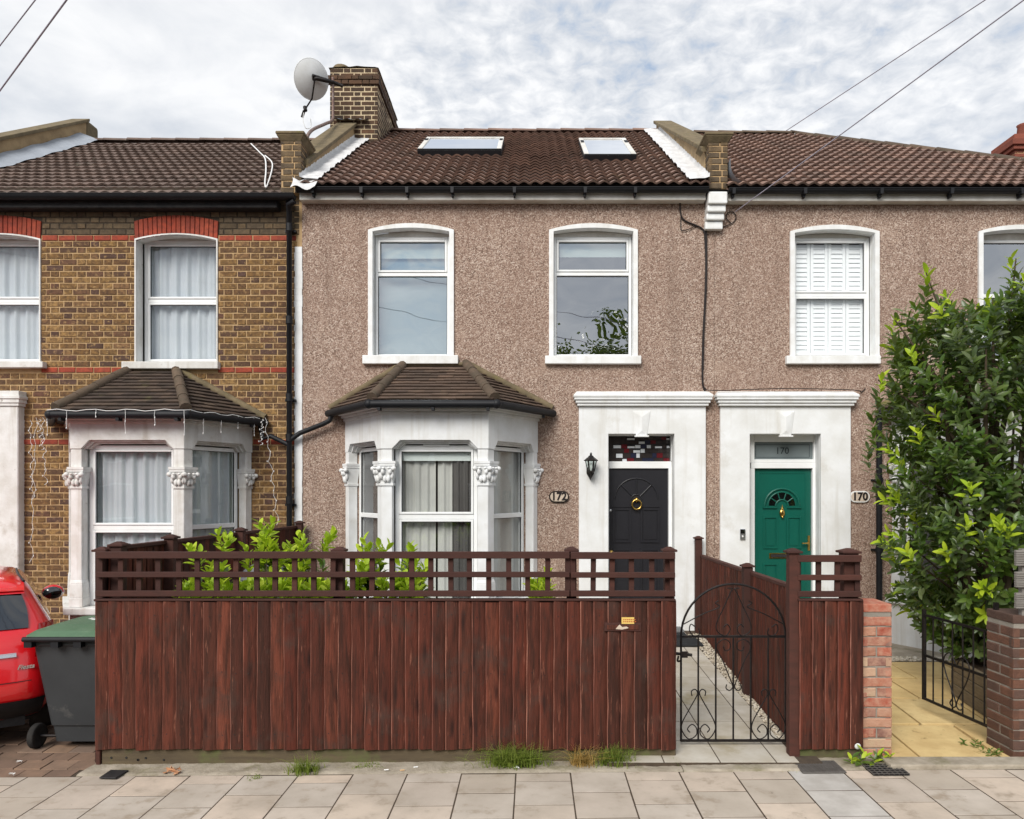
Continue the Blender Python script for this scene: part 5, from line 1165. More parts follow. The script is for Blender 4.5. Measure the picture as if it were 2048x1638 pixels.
def side_fence(name, label, P0, P1, zt0, zt1, zb, face, posts_, postz, topcap=True):
    d = Vector((P1[0]-P0[0], P1[1]-P0[1])); ln = d.length; ang = math.atan2(d.y, d.x); M = Matrix.Translation((P0[0], P0[1], 0)) @ Matrix.Rotation(ang, 4, 'Z')
    t = thing(name, label, 'fence', (P0[0], P0[1], zb)); n = round(ln/.1); pt = ln/n
    for i in range(n):
        f = (i+.5)/n; h = zt0+(zt1-zt0)*f-zb
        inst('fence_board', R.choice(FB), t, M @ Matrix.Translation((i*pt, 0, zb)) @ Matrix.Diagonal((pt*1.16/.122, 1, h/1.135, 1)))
    if topcap:
        b = MB(M); b.add([(0,-.03,zt0),(ln,-.03,zt1),(ln,.03,zt1),(0,.03,zt0),(0,-.03,zt0+.03),(ln,-.03,zt1+.03),(ln,.03,zt1+.03),(0,.03,zt0+.03)], [(0,3,2,1),(4,5,6,7),(0,1,5,4),(1,2,6,5),(2,3,7,6),(3,0,4,7)]); part('capping', b, 'trellis_wood', t, .003)
    for z_ in (.35, 1.0):
        b = MB(M); b.prism([(0, zb+z_), (ln, zb+z_), (ln, zb+z_+.07), (0, zb+z_+.07)], .006, .05); part('fence_rail', b, 'trellis_wood', t, .004)
    for f, pz in zip(posts_, postz):
        q = M @ Vector((ln*f, .045*face, 0)); post(t, q.x, q.y, zb-.05, pz, .085)
    return t
side_fence('side_fence', 'brown board fence along the left side of the front garden, running back to the drainpipe', (-3.12, -.1), (-3.29, -4.12), 1.60, 1.63, .1, 1, (.01, .45, .8, .99), (1.66, 1.66, 1.67, 1.66))
side_fence('side_fence', 'brown board fence between the garden path and the yellow forecourt', (2.21, -.12), (2.05, -4.1), 1.22, 1.32, .12, -1, (.01, .66), (1.46, 1.36))
# ================================================================== GATES
YG = CY + 5.85; Xg = lambda p: X(p, YG); Zg = lambda p: Z(p, YG); gp = lambda x, y: (Xg(x), YG, Zg(y))
g1 = thing('iron_gate', 'black wrought iron gate with arched top and scrolls across the grey garden path', 'gate', (Xg(1467), YG, Zg(1481)))
b = MB(); b.tube([gp(1362,1482), gp(1362,1273)] + [gp(1466.5-104.5*math.cos(math.pi*i/24), 1273-105*math.sin(math.pi*i/24)) for i in range(1, 24)] + [gp(1571,1273), gp(1571,1482)], .009, 6); part('arch_frame', b, 'black_iron', g1)
for y_, e in ((1273, 12), (1481, 4)):
    b = MB(); b.box(Xg(1361), Xg(1571+e), YG-.008, YG+.008, Zg(y_)-.009, Zg(y_)+.009); part('rail', b, 'black_iron', g1)
for p in (1396.5, 1431.5, 1466.5, 1501.5, 1536.5):
    b = MB(); b.tube([gp(p, 1481), gp(p, 1273)], .0075, 6); part('bar', b, 'black_iron', g1)
def scroll(parent, xc, pts, s):
    b = MB(); b.tube(curve([(Xg(xc - s*dx), YG-.01, Zg(y)) for dx, y in pts], 5), .0048, 5); part('scroll', b, 'black_iron', parent)
heart = [(13,1391),(14,1382),(7,1378),(2,1385),(6,1396),(22,1424),(32,1444),(33,1460),(20,1477),(5,1470),(4,1456),(13,1448),(22,1457),(17,1464)]
inv = [(14,1368),(15,1376),(8,1380),(2,1373),(6,1360),(22,1320),(32,1302),(33,1288),(20,1278),(8,1284),(7,1296),(16,1301),(21,1292)]
lyre = [(20,1254),(13,1248),(7,1258),(16,1271),(32,1263),(34,1246),(20,1215),(6,1184),(2,1177),(12,1176)]
side_ = [(30,1201),(36,1206),(28,1214),(60,1227),(100,1248)]
curl = [(76,1254),(85,1248),(88,1260),(80,1271),(68,1268),(70,1256)]
for xc in (1396.5, 1536.5):
    for s in (1, -1): scroll(g1, xc, heart, s)
for pts in (inv, lyre, side_, curl):
    for s in (1, -1): scroll(g1, 1466.5, pts, s)
b = MB(); b.tube([gp(1352,1307), gp(1384,1310)], .012, 8); b.box(Xg(1360), Xg(1374), YG-.03, YG-.01, Zg(1314), Zg(1302)); b.tube(curve([gp(1357,1312), gp(1355,1322), gp(1360,1322)], 4), .008, 6); part('latch', b, 'black_iron', g1)
b = MB(); b.box(Xg(1571), Xg(1586), YG-.012, YG+.012, Zg(1277), Zg(1269)); b.box(Xg(1571), Xg(1582), YG-.012, YG+.012, Zg(1485), Zg(1477)); part('hinge', b, 'black_iron', g1)
ga, gb_ = Vector((3.70, CY+5.92, 0)), Vector((3.60, CY+6.82, 0)); dg = gb_-ga; lg = dg.length; dg.normalize(); MG = frame(ga, dg, (dg.y,-dg.x,0), (0,0,1))
g2 = thing('iron_gate', 'black iron gate with a heart scroll standing open against the laurel planter', 'gate', tuple(ga + Vector((0,0,.06))))
b = MB(MG); b.box(-.015, .015, -.015, .015, .1, 1.2); b.box(lg-.014, lg+.014, -.014, .014, .17, 1.0); part('stile', b, 'black_iron', g2)
for z_ in (.18, .58, .95): b = MB(MG); b.box(.015, lg-.014, -.01, .01, z_-.01, z_+.01); part('rail', b, 'black_iron', g2)
for k in range(1, 7): b = MB(MG); b.tube([(lg*k/7,0,.18), (lg*k/7,0,.95 if k not in (3,4) else .95)], .0075, 6); part('bar', b, 'black_iron', g2)
for s in (1, -1):
    b = MB(MG); b.tube([MG.inverted() @ (MG @ v) for v in curve([(lg*.5+s*.06,-.012,.28), (lg*.5+s*.08,-.012,.24), (lg*.5+s*.03,-.012,.22), (lg*.5+s*.01,-.012,.28), (lg*.5+s*.14,-.012,.5), (lg*.5+s*.16,-.012,.62), (lg*.5+s*.08,-.012,.68), (lg*.5+s*.01,-.012,.6)], 5)], .006, 5); part('scroll', b, 'black_iron', g2)
# ================================================================== BRICK PIERS
def brick_pier(name, label, x0, w_, y0, d_, z0, ztop, mat, mortar, st=.2225, top=True):
    t = thing(name, label, 'pier', (x0+w_/2, y0, z0)); b = MB(); b.box(x0+.006, x0+w_-.006, y0+.007, y0+d_-.007, z0-.05, ztop-.004); part('mortar_core', b, mortar, t)
    for M_, ln in ((Matrix.Translation((x0, y0, z0)), w_), (Matrix.Translation((x0+w_, y0, z0)) @ Matrix.Rotation(math.pi/2, 4, 'Z'), d_), (Matrix.Translation((x0, y0+d_, z0)) @ Matrix.Rotation(-math.pi/2, 4, 'Z'), d_)):
        rc = []
        n = int((ztop-z0)/.0785)
        for i in range(n):
            za = z0*0 + i*.0785
            if i % 2: rc.append((0, ln, za, za+.067))
            else: rc += [(0, ln*.5-.006, za, za+.067), (ln*.5+.006, ln, za, za+.067)]
        lay(rc, M_, t, mat, jit=.004)
    if top:
        b = MB(); b.box(x0, x0+w_, y0, y0+d_, ztop-.01, ztop+.055); part('top_brick', b, mat, t, .008, 2)
    return t
yp = CY+5.72
brick_pier('brick_pier', 'orange-red brick pier with mossy top beside the brown fence panel', X(1723,yp), .235, yp, .3, .03, Z(1222,yp), 'pier_brick', 'mortar_grey')
yq = CY+5.66
brick_pier('brick_pier', 'dark brown brick pier at the right edge that carries the open gate', 3.67, .46, yq, .34, .03, Z(1245,yq), 'dark_brick', 'mortar_grey', top=True)
t = thing('slatted_screen', 'weathered grey slatted screen above the dark brick pier', 'screen', (3.9, yq, Z(1217,yq)))
for a, c in ((1185,1216), (1143,1174), (1100,1131)):
    b = MB()
    for k in range(7): h = (Z(a,yq)-Z(c,yq))/7; b.box(X(2028,yq), X(2028,yq)+.9, yq-.028, yq-.002, Z(c,yq)+h*k+.002, Z(c,yq)+h*(k+1)-.002)
    b.box(X(2028,yq)+.002, X(2028,yq)+.898, yq-.02, yq-.004, Z(c,yq), Z(a,yq)); part('slat', b, 'grey_wood', t)
b = MB(); b.box(3.74, 3.80, yq-.001, yq+.05, Z(1245,yq)+.05, Z(1098,yq)); b.box(4.4, 4.46, yq-.001, yq+.05, .05, Z(1098,yq)); part('post', b, 'grey_wood', t, .003)
# ================================================================== WHEELED BIN
bn = thing('wheeled_bin', 'grey wheelie bin with green lid standing at the end of the fence', 'bin', (-3.65, -3.7, .03))
zb0 = .035
def rrect(x0, x1, y0, y1, r, n=4):
    out_ = []
    for cx, cy, a0 in ((x1-r, y0+r, -90), (x1-r, y1-r, 0), (x0+r, y1-r, 90), (x0+r, y0+r, 180)):
        for k in range(n+1): a = math.radians(a0+90*k/n); out_.append((cx+r*math.cos(a), cy+r*math.sin(a)))
    return out_
def loft(b, loops, close_top=True, close_bot=True, smooth=False):
    n = len(loops[0][0]); vs = [(x, y, z_) for lp, z_ in loops for x, y in lp]
    b.add(vs, [(i*n+k, i*n+(k+1) % n, (i+1)*n+(k+1) % n, (i+1)*n+k) for i in range(len(loops)-1) for k in range(n)], smooth)
    if close_bot: b.add([(x, y, loops[0][1]) for x, y in loops[0][0]], [tuple(range(n))])
    if close_top: b.add([(x, y, loops[-1][1]) for x, y in loops[-1][0]], [tuple(range(n))])
b = MB(); loft(b, [(rrect(-3.88,-3.42,-3.88,-3.44,.04), zb0+.03), (rrect(-3.90,-3.41,-3.89,-3.43,.045), zb0+.16), (rrect(-3.905,-3.405,-3.905,-3.42,.045), zb0+.165), (rrect(-4.01,-3.36,-3.96,-3.36,.05), zb0+.82), (rrect(-4.03,-3.34,-3.98,-3.34,.05), zb0+.825), (rrect(-4.03,-3.34,-3.98,-3.34,.05), zb0+.87)])
part('body', b, 'bin_grey', bn, .004)
b = MB(); loft(b, [(rrect(-4.05,-3.32,-4.0,-3.3,.05), zb0+.872), (rrect(-4.05,-3.32,-4.0,-3.3,.05), zb0+.905), (rrect(-4.0,-3.37,-3.95,-3.32,.05), zb0+.94), (rrect(-3.93,-3.43,-3.8,-3.38,.06), zb0+.965)])
lid = part('lid', b, 'bin_green', bn, .008, 2)
b = MB(); b.tube([(-4.03,-4.03,zb0+.885), (-3.34,-4.03,zb0+.885)], .02, 8)
for xa in (-3.99, -3.78, -3.6, -3.42): b.box(xa-.03, xa+.03, -4.035, -3.97, zb0+.82, zb0+.885)
part('handle_bar', b, 'black_plastic', bn)
b = MB()
for q in range(16):
    xx, yy = R.uniform(-3.78,-3.46), R.uniform(-3.62,-3.42); b.prismz([(xx+R.uniform(.02,.05)*math.cos(a), yy+R.uniform(.01,.022)*math.sin(a)) for a in [k*.785 for k in range(8)]], zb0+.9655, zb0+.9665)
part('paint_splash', b, 'bin_paint', lid)
b = MB(); b.tube([(-4.0,-3.86,zb0+.07), (-3.3,-3.86,zb0+.07)], .014, 8); ax = part('axle', b, 'black_iron', bn)
for xa in (-4.03, -3.37):
    b = MB(); b.lathe([(.0,-.022),(.07,-.024),(.095,-.024),(.1,-.018),(.1,.018),(.095,.024),(.07,.024),(.04,.01),(.0,.012)], (xa,-3.86,zb0+.07), 20, 'X'); wh = part('wheel', b, 'tyre', bn)
# ================================================================== RED CAR
TH = math.radians(36); fw_ = Vector((-math.sin(TH), math.cos(TH), 0)); rt_ = Vector((math.cos(TH), math.sin(TH), 0))
cr = Vector((X(118, CY+6.12), CY+6.12, .05)); HWc = .83
CO = cr - rt_*HWc - fw_*.12
MC = frame(CO, rt_, fw_, (0,0,1))
car = thing('parked_car', 'bright red hatchback parked nose-in beside the bin, seen from behind', 'car', tuple(CO))
SL = [(.2,.16,3.5,.72,.2),(.30,.06,3.6,.79,.24),(.44,.0,3.68,.82,.28),(.62,.02,3.68,.83,.28),(.78,.06,3.6,.825,.26),(.88,.10,3.35,.815,.24),(.93,.14,2.75,.79,.22),(1.0,.19,2.55,.755,.2),(1.08,.245,2.35,.715,.19),(1.16,.30,2.18,.675,.18),(1.22,.34,2.0,.645,.17),(1.27,.40,1.85,.61,.17),(1.32,.55,1.7,.54,.2),(1.355,.8,1.5,.42,.2),(1.37,1.0,1.3,.2,.1)]
def sl_at(z_):
    for a, c in zip(SL, SL[1:]):
        if a[0] <= z_ <= c[0]: t = (z_-a[0])/(c[0]-a[0]); return [p+(q-p)*t for p, q in zip(a, c)]
    return list(SL[-1])
def outline(s, n=6):
    z_, rv, fv, hw, r = s; pts = []
    def bul(u): return .06*(u/hw)**2*(1 if z_ < .9 else .8)
    for u in [(-hw+r)+(2*hw-2*r)*k/8 for k in range(9)]: pts.append((u, rv+bul(u)))
    y_c = rv + bul(hw-r)
    for k in range(1, n+1): a = math.pi/2*k/n; pts.append((hw-r+r*math.sin(a), y_c+r-r*math.cos(a)))
    m_ = max(fv-r*1.6, y_c+r+.1)
    for k in range(1, 9): pts.append((hw, y_c+r+(m_-y_c-r)*k/9))
    for k in range(0, n+1): a = math.pi/2*k/n; pts.append((hw-r+r*math.cos(a), m_+(fv-m_)*math.sin(a)))
    pts += [(u, fv) for u in [(hw-r)*(1-2*k/4) for k in range(1, 4)]]
    for k in range(0, n+1): a = math.pi/2*k/n; pts.append((-hw+r-r*math.sin(a), m_+(fv-m_)*math.cos(a)))
    for k in range(8, 0, -1): pts.append((-hw, y_c+r+(m_-y_c-r)*k/9))
    for k in range(n, 0, -1): a = math.pi/2*k/n; pts.append((-hw+r-r*math.sin(a), y_c+r-r*math.cos(a)))
    return pts
dense = []
for a, c in zip(SL, SL[1:]):
    for k in range(2): dense.append([p+(q-p)*k/2 for p, q in zip(a, c)])
dense.append(list(SL[-1]))
b = MB(MC); lps = [(outline(s), s[0]) for s in dense]; loft(b, lps, smooth=True); part('body', b, 'car_red', car, weld=True)
def skin(b, zr, ur, off, nu=12, nv=6, zf=None):
    """patch lying just outside the rear of the body"""
    def fn(u, v):
        z_ = zr[0]+(zr[1]-zr[0])*v; s = sl_at(z_); uu_ = ur[0](v)+(ur[1](v)-ur[0](v))*u; _, rv, fv, hw, r = s
        au = abs(uu_); bu = .06*(min(au, hw-r)/hw)**2*(1 if z_ < .9 else .8); y_ = rv+bu
        ex = 0
        if au > hw-r: t = min((au-(hw-r))/r, .999); y_ += r-r*math.sqrt(1-t*t); ex = off*.7*t*(1 if uu_ > 0 else -1)
        return (uu_+ex, y_-off, z_)
    b.grid(fn, nu, nv)
b = MB(MC); skin(b, (.93,1.215), (lambda v: -.62+.06*v-.02*math.sin(3.1*v), lambda v: .62-.06*v+.02*math.sin(3.1*v)), .014); part('rear_window', b, 'car_glass', car)
b = MB(MC); skin(b, (.21,.37), (lambda v: -.66, lambda v: .70+.03*v), .012, 16, 4); part('rear_bumper', b, 'car_black', car)
b = MB(MC); b.box(-.6, .6, .18, .5, .14, .22); b.box(-.7, .7, .4, 3.4, .12, .24); part('underbody', b, 'car_black', car)
for s in (-1, 1):
    b = MB(MC); skin(b, (.70,.95), ((lambda v, s=s: s*(.66+.03*v)), (lambda v, s=s: s*(.812-.015*v))), .009, 8, 6); lp = part('tail_light', b, 'tail_red', car)
    b = MB(MC); skin(b, (.79,.85), ((lambda v, s=s: s*.70), (lambda v, s=s: s*.80)), .013, 6, 2); part('reversing_lamp', b, 'lamp_clear', lp)
b = MB(MC); b.grid(lambda u, v: (-.6+1.2*u, .29+.17*v+.05*abs(2*u-1)**2, 1.225+.055*v-.01*abs(2*u-1)), 12, 3); b.grid(lambda u, v: (-.6+1.2*u, .29+.02*v+.05*abs(2*u-1)**2, 1.2+.025*v-.01*abs(2*u-1)), 12, 1); part('spoiler', b, 'car_red', car)
b = MB(MC); skin(b, (.72,.745), (lambda v: -.52, lambda v: .54), .014, 12, 1); skin(b, (.745,.75), (lambda v: -.52, lambda v: .54), .006, 12, 1); part('chrome_strip', b, 'chrome', car)
b = MB(MC); skin(b, (.3,.31), (lambda v: -.60, lambda v: .62), .003, 14, 1); skin(b, (.52,.526), (lambda v: -.62, lambda v: .64), .003, 14, 1); part('panel_gap', b, 'tar_black', car)
for s in (-1, 1):
    b = MB(MC); b.tube(curve([(s*.60,.5,1.275), (s*.575,.75,1.297), (s*.565,1.1,1.303), (s*.565,1.5,1.297)], 5), .011, 6); part('roof_strip', b, 'car_black', car)
    b = MB(MC); yq_ = [.75, 1.9, 1.65, .62]
    b.grid(lambda u, v: (s*((.79+(.645-.79)*v)+.004), (.62+1.75*u) + (.12-.45*u)*v, .955+.26*v), 8, 3); part('side_window', b, 'car_glass', car)
    b = MB(MC); b.ball((s*.885, 1.95, 1.0), (.1,.06,.075), 12, 8); mi = part('door_mirror', b, 'car_red', car); b = MB(MC); b.ball((s*.88, 1.915, .995), (.088,.04,.064), 12, 8); part('mirror_glass', b, 'car_glass', mi)
    for yy in (.62, 3.0):
        b = MB(MC); b.lathe([(.16,-.1),(.27,-.1),(.29,-.08),(.29,.07),(.27,.09),(.2,.09)], (s*.74, yy, .285), 24, 'X'); wl = part('wheel', b, 'tyre', car)
        b = MB(MC); b.lathe([(.0,.06),(.05,.075),(.18,.05),(.2,.085)] if s > 0 else [(.0,-.06),(.05,-.075),(.18,-.05),(.2,-.085)], (s*.74, yy, .285), 16, 'X'); part('rim', b, 'steel', wl)
_sb = sl_at(.645)
put_text('badge', 'Fiesta', .05, 'chrome', car, MC @ Matrix.Translation((.60, _sb[1]+.022, .635)) @ Matrix.Rotation(.16, 4, 'Z') @ RX90, .003, .001, .35)
# ================================================================== PLANTS
def leaf_mb():
    b = MB(); ts = [0, .18, .42, .7, .9, 1]; ws = [0.02, .13, .19, .17, .09, 0.005]
    L_ = []
    for t, w_ in zip(ts, ws):
        z_ = .02*math.sin(t*3) - .16*t*t
        L_ += [(-w_, t, z_+w_*.28), (0, t, z_), (w_, t, z_+w_*.28)]
    b.add(L_, [(k*3+i, k*3+i+1, (k+1)*3+i+1, (k+1)*3+i) for k in range(5) for i in range(2)], True); return b
LEAF = leaf_mb(); LM = {k: LEAF.mesh('leaf', k, recalc=False) for k in ('leaf_dark', 'leaf_mid', 'leaf_new')}
def shoot(base, d, ln, n, size, rr, spread=.9):
    """leaf placements spiralling up one shoot"""
    d = Vector(d).normalized(); a0 = rr.uniform(0, 6.28); out_ = []; side = d.orthogonal().normalized(); s2 = d.cross(side)
    for i in range(n):
        t = (i+.5)/n; p = Vector(base) + d*(ln*t); a = a0 + i*2.4; rad = side*math.cos(a) + s2*math.sin(a)
        el = spread*(1-.55*t) + rr.uniform(-.2,.2); yv = (rad*math.sin(el) + d*math.cos(el)).normalized(); yv = (yv + Vector((0,0,-.15*(1-t)))).normalized()
        zv = d - yv*d.dot(yv)
        zv = zv.normalized() if zv.length > .05 else yv.orthogonal().normalized()
        xv = yv.cross(zv); s = size*rr.uniform(.75,1.15)*(1-.3*abs(t-.4)); out_.append((frame(p, xv*s, yv*s, zv*s), t))
    return out_
def shrub(label, px, ytop, D, hgt, nsh, width, new=.5, name='laurel_shrub'):
    Y = CY + D; x = X(px, Y); zt_ = Z(ytop, Y); z0 = PG(Y)-.03; rr = random.Random(int(px*7+ytop))
    t = thing(name, label, 'shrub', (x, Y, z0), 'young laurels behind the fence'); st = MB()
    for k in range(nsh+3):
        ox, oy = (0, 0) if k == 0 else (rr.uniform(-width, width)*1.15, rr.uniform(-.18, .18)); top = zt_ if k == 0 else zt_ - rr.uniform(.02, hgt)
        b0 = Vector((x+ox*.5, Y+oy*.5, z0)); b1 = Vector((x+ox, Y+oy, top-.1)); st.tube([b0, b0.lerp(b1, .5)+Vector((0,0,.03)), b1], [.011, .008, .004], 6)
        d = (b1-b0).normalized(); bright = rr.random() < .45+new*.6
        if rr.random() < .6:                                 # a whorl of broad old leaves under the new growth
            for M, q in shoot(b1 - d*.26, d, .1, 8, .15, rr, 1.5): inst('leaf', LM['leaf_mid' if bright else 'leaf_dark'], t, M @ Matrix.Diagonal((1.25,1,1,1)))
        for f in range(3):                                   # tips fan out from the top of the stem
            dd_ = d + Vector((rr.uniform(-.45,.45), rr.uniform(-.3,.3), 0)); ln = rr.uniform(.14,.24)
            for M, q in shoot(b1 - d*.14, dd_, ln, rr.randint(9, 12), .105, rr, 1.0): inst('leaf', LM['leaf_new' if (bright or q > .6) else 'leaf_mid'], t, M @ Matrix.Diagonal((1.25,1,1,1)))
        if top - z0 > .7:
            for M, q in shoot(b1 - d*.62, d, .4, 14, .12, rr, 1.2): inst('leaf', LM['leaf_mid' if rr.random() < .6 else 'leaf_dark'], t, M @ Matrix.Diagonal((1.2,1,1,1)))
    part('stem', st, 'bark', t)
shrub('young laurel with lime tips, left one of the two rising before the dark side fence', 447, 1058, 6.35, .5, 4, .16, .6)
shrub('tallest young laurel with broad dark leaves under lime tips, before the dark side fence', 530, 1036, 6.45, .45, 4, .16, .4)
shrub('lime-green young laurel rising before the pebbledash left of the bay', 645, 1055, 6.4, .5, 5, .18, .75)
shrub('slim young laurel before the left column of the middle bay', 737, 1078, 6.2, .3, 3, .07, .65)
shrub('bright young laurel before the bottom left of the middle bay window', 817, 1086, 6.25, .35, 4, .12, .75)
shrub('lone short laurel before the pebbledash right of the middle bay', 1075, 1132, 6.2, .3, 2, .07, .8)
shrub('low laurel seen only through the trellis left of the tarpaulin', 415, 1142, 6.15, .15, 4, .2, .7)
shrub('low laurel seen only through the trellis below the tarpaulin', 575, 1140, 6.1, .15, 5, .22, .75)
shrub('low spreading laurel behind the trellis between the two tall ones', 490, 1146, 6.0, .12, 5, .2, .8)
shrub('low laurel behind the trellis beside the second fence post', 660, 1142, 6.05, .12, 4, .18, .7)
shrub('low laurel behind the trellis under the middle bay window', 790, 1140, 6.1, .12, 4, .14, .8)
# big cherry laurel
def crown_leaves(parent, twigs, rr, size, nl, limit, pick, newf):
    allm = []
    for p, d, ln, nw in twigs:
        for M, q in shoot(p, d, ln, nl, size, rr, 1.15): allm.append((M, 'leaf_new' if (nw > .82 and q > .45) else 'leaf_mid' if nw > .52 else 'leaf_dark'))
    allm.sort(key=lambda m_: pick(m_[0].translation)); J = {'leaf_dark': MB(), 'leaf_mid': MB(), 'leaf_new': MB()}
    for i, (M, k) in enumerate(allm):
        if i < limit: inst('leaf', LM[k], parent, M)
        else: J[k].add([M @ Vector(p) for p in LEAF.v], LEAF.f, True)
    for k, b in J.items():
        if b.v: part('foliage', b, k, parent, recalc=False, stuff=True)
rr = random.Random(5); lc = Vector((X(1984, CY+7.2), CY+7.25, 0))
lau = thing('laurel_bush', 'big glossy cherry laurel in front of the end house, growing in a planter', 'bush', (lc.x, lc.y, .42))
tw = []; st = MB()
prof_ = [(.45,.3),(.65,.5),(.9,.72),(1.2,.86),(1.6,.95),(2.0,.98),(2.5,.95),(3.0,.95),(3.4,.9),(3.7,.78),(3.95,.5),(4.2,.2)]
def rad(z_):
    for a, c in zip(prof_, prof_[1:]):
        if a[0] <= z_ <= c[0]: return a[1]+(c[1]-a[1])*(z_-a[0])/(c[0]-a[0])
    return .1
for k in range(950):
    z_ = .5+3.4*rr.random(); a = rr.uniform(0, 6.283); lump = 1 + .16*mnoise.noise((math.cos(a)*1.7, math.sin(a)*1.7, z_*1.6)); r_ = rad(z_)*lump*(rr.random()**.38)*(.95 if z_ < 3.5 else 1)
    p = lc + Vector((r_*math.cos(a)*1.05, r_*math.sin(a)*.85, z_)); d = Vector((math.cos(a)*.7, math.sin(a)*.7, .75 if z_ > 1.2 else .15)) + Vector((rr.uniform(-.4,.4), rr.uniform(-.4,.4), rr.uniform(-.2,.3)))
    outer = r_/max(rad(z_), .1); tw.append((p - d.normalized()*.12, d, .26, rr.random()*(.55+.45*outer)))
for px_, yt, sp in ((1852, 545, .1), (2032, 517, .08), (1900, 665, .1), (1985, 600, .1), (1790, 640, .06), (2075, 590, .1), (1756, 760, .05)):
    Yq = lc.y-.1; top = Vector((X(px_, Yq), Yq, Z(yt, Yq)))
    for j in range(5): q = top - Vector((rr.uniform(-sp,sp)*(j > 0), rr.uniform(-.1,.1), .03+.17*j)); tw.append((q - Vector((0,0,.22)), Vector((rr.uniform(-.25,.25), rr.uniform(-.2,.2), 1)), .27, .95 if j == 0 else .6*rr.random()+.1*(j < 2)))
    st.tube([lc + Vector((0,0,2.2)), Vector(((lc.x+top.x)/2, Yq, (2.4+top.z)/2)), top], [.03,.018,.006], 6)
for k in range(9):
    a = k*.7; r_ = .5; st.tube([lc + Vector((.05*math.cos(a), .05*math.sin(a), .3)), lc + Vector((.25*math.cos(a), .2*math.sin(a), 1.1)), lc + Vector((r_*math.cos(a), r_*.8*math.sin(a), 2.0+.1*k)), lc + Vector((r_*1.2*math.cos(a), r_*math.sin(a), 2.8+.1*k))], [.05,.035,.022,.008], 7)
for px_, yt in ((1760, 905), (1768, 985), (1752, 1005), (1764, 1070), (1748, 1085), (1775, 930)):
    Yq = lc.y-.05; q = Vector((X(px_+26, Yq), Yq, Z(yt, Yq))); tw.append((q + Vector((.16,0,-.1)), Vector((-.8, -.1, .45)), .26, .95)); st.tube([lc + Vector((-.3,0,q.z-.5)), q + Vector((.1,0,-.06))], [.014,.004], 5)
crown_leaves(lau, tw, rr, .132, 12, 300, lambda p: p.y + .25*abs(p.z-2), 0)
part('branches', st, 'bark', lau)
pl = thing('planter', 'weathered timber planter box holding the big laurel', 'planter', (4.1, CY+7.1, .06))
P0, P1 = Vector((X(1905,CY+7.35), CY+7.35)), Vector((X(2003,CY+6.35), CY+6.35)); dd = (P1-P0); lp_ = dd.length; dd.normalize(); MP = frame((P0.x,P0.y,.06), (dd.x,dd.y,0), (-dd.y,dd.x,0), (0,0,1))
for k in range(3):
    b = MB(MP); b.box(0, lp_, 0, .04, .125*k+.002, .125*(k+1)-.004); part('plank', b, 'planter_wood', pl, .006); b = MB(MP); b.box(-.04, -.001, 0, .7, .125*k+.002, .125*(k+1)-.004); part('plank', b, 'planter_wood', pl, .006)
b = MB(MP); b.box(.01, lp_-.01, .045, .72, .0, .34); part('potting_soil', b, 'soil', pl)
# grey sheet over a heap behind the trellis
b = MB(); tx, ty = X(523, CY+7.6), CY+7.6
def heap(u, v):
    a, c = (u-.5)*2, (v-.5)*2; k = max(0, 1-abs(a)**2.6)*max(0, 1-abs(c)**2.6); return (tx+.42*a, ty+.45*c, PG(ty)-.02 + (1.22+.1*a)*k**.5 + .05*mnoise.noise((a*3, c*3, 1))*(k > .01))
b.grid(heap, 24, 24); single('tarpaulin', b, 'tarpaulin', 'grey plastic sheet draped over a heap behind the trellis', 'tarpaulin')
# ---- grass and weeds at the foot of the fence
def tuft(label, px, py, n, w_, h, mat, lean=.5, name='grass_tuft', seed=0):
    D_ = min(1480*2.08/(py-980), 5.57); Y = CY + D_; x = X(px, Y); z0 = gslope(x)+.0; rr = random.Random(px+seed); b = MB()
    for i in range(n):
        ox, oy = rr.gauss(0, w_*.42), rr.gauss(0, .035); a = rr.uniform(0, 6.28); hh = h*rr.uniform(.35, 1.1); le = lean*rr.uniform(.2, 1.3); wd = rr.uniform(.003, .007); p = Vector((x+ox, Y+oy, z0-.005)); dx, dy = math.cos(a), math.sin(a)*.55-.2; sx_, sy_ = -dy, dx
        vs = []
        for k in range(5):
            t = k/4; q = p + Vector((dx*hh*le*t*t, dy*hh*le*t*t, hh*(t - .35*le*t*t))); wq = wd*(1-t*.9); vs += [q + Vector((sx_*wq, sy_*wq, 0)), q - Vector((sx_*wq, sy_*wq, 0))]
        b.add(vs, [(2*k, 2*k+1, 2*k+3, 2*k+2) for k in range(4)])
    single(name, b, mat, label, 'grass', 'grass at the foot of the fence', recalc=False)
tuft('largest green grass tuft at the foot of the long fence', 1030, 1533, 640, .26, .22, 'grass', 1.1)
tuft('dry straw-coloured grass tuft between two green tufts', 1165, 1532, 240, .1, .19, 'dry_grass', 1.0)
tuft('fresh green grass tuft right of the straw-coloured one', 1228, 1530, 420, .14, .19, 'grass', .8)
tuft('small green grass tuft below the middle left of the fence', 610, 1542, 240, .12, .15, 'grass', .9)
tuft('tiny grass tuft in the pavement joint left of the small tuft', 512, 1552, 40, .06, .04, 'grass', .9)
tuft('sparse trailing grass by scattered litter under the fence', 735, 1532, 60, .14, .06, 'grass', 1.3)
tuft('low weeds at the gate step beside the inspection cover', 1575, 1543, 40, .08, .025, 'grass', 1.2)
tuft('thin grass at the gate side corner of the long fence', 1354, 1518, 25, .02, .06, 'grass', .6)
wd_ = thing('weed_clump', 'broad-leaved weeds at the foot of the orange-red brick pier', 'weed', (X(1745, CY+5.58), CY+5.58, gslope(2.5))); rr = random.Random(3)
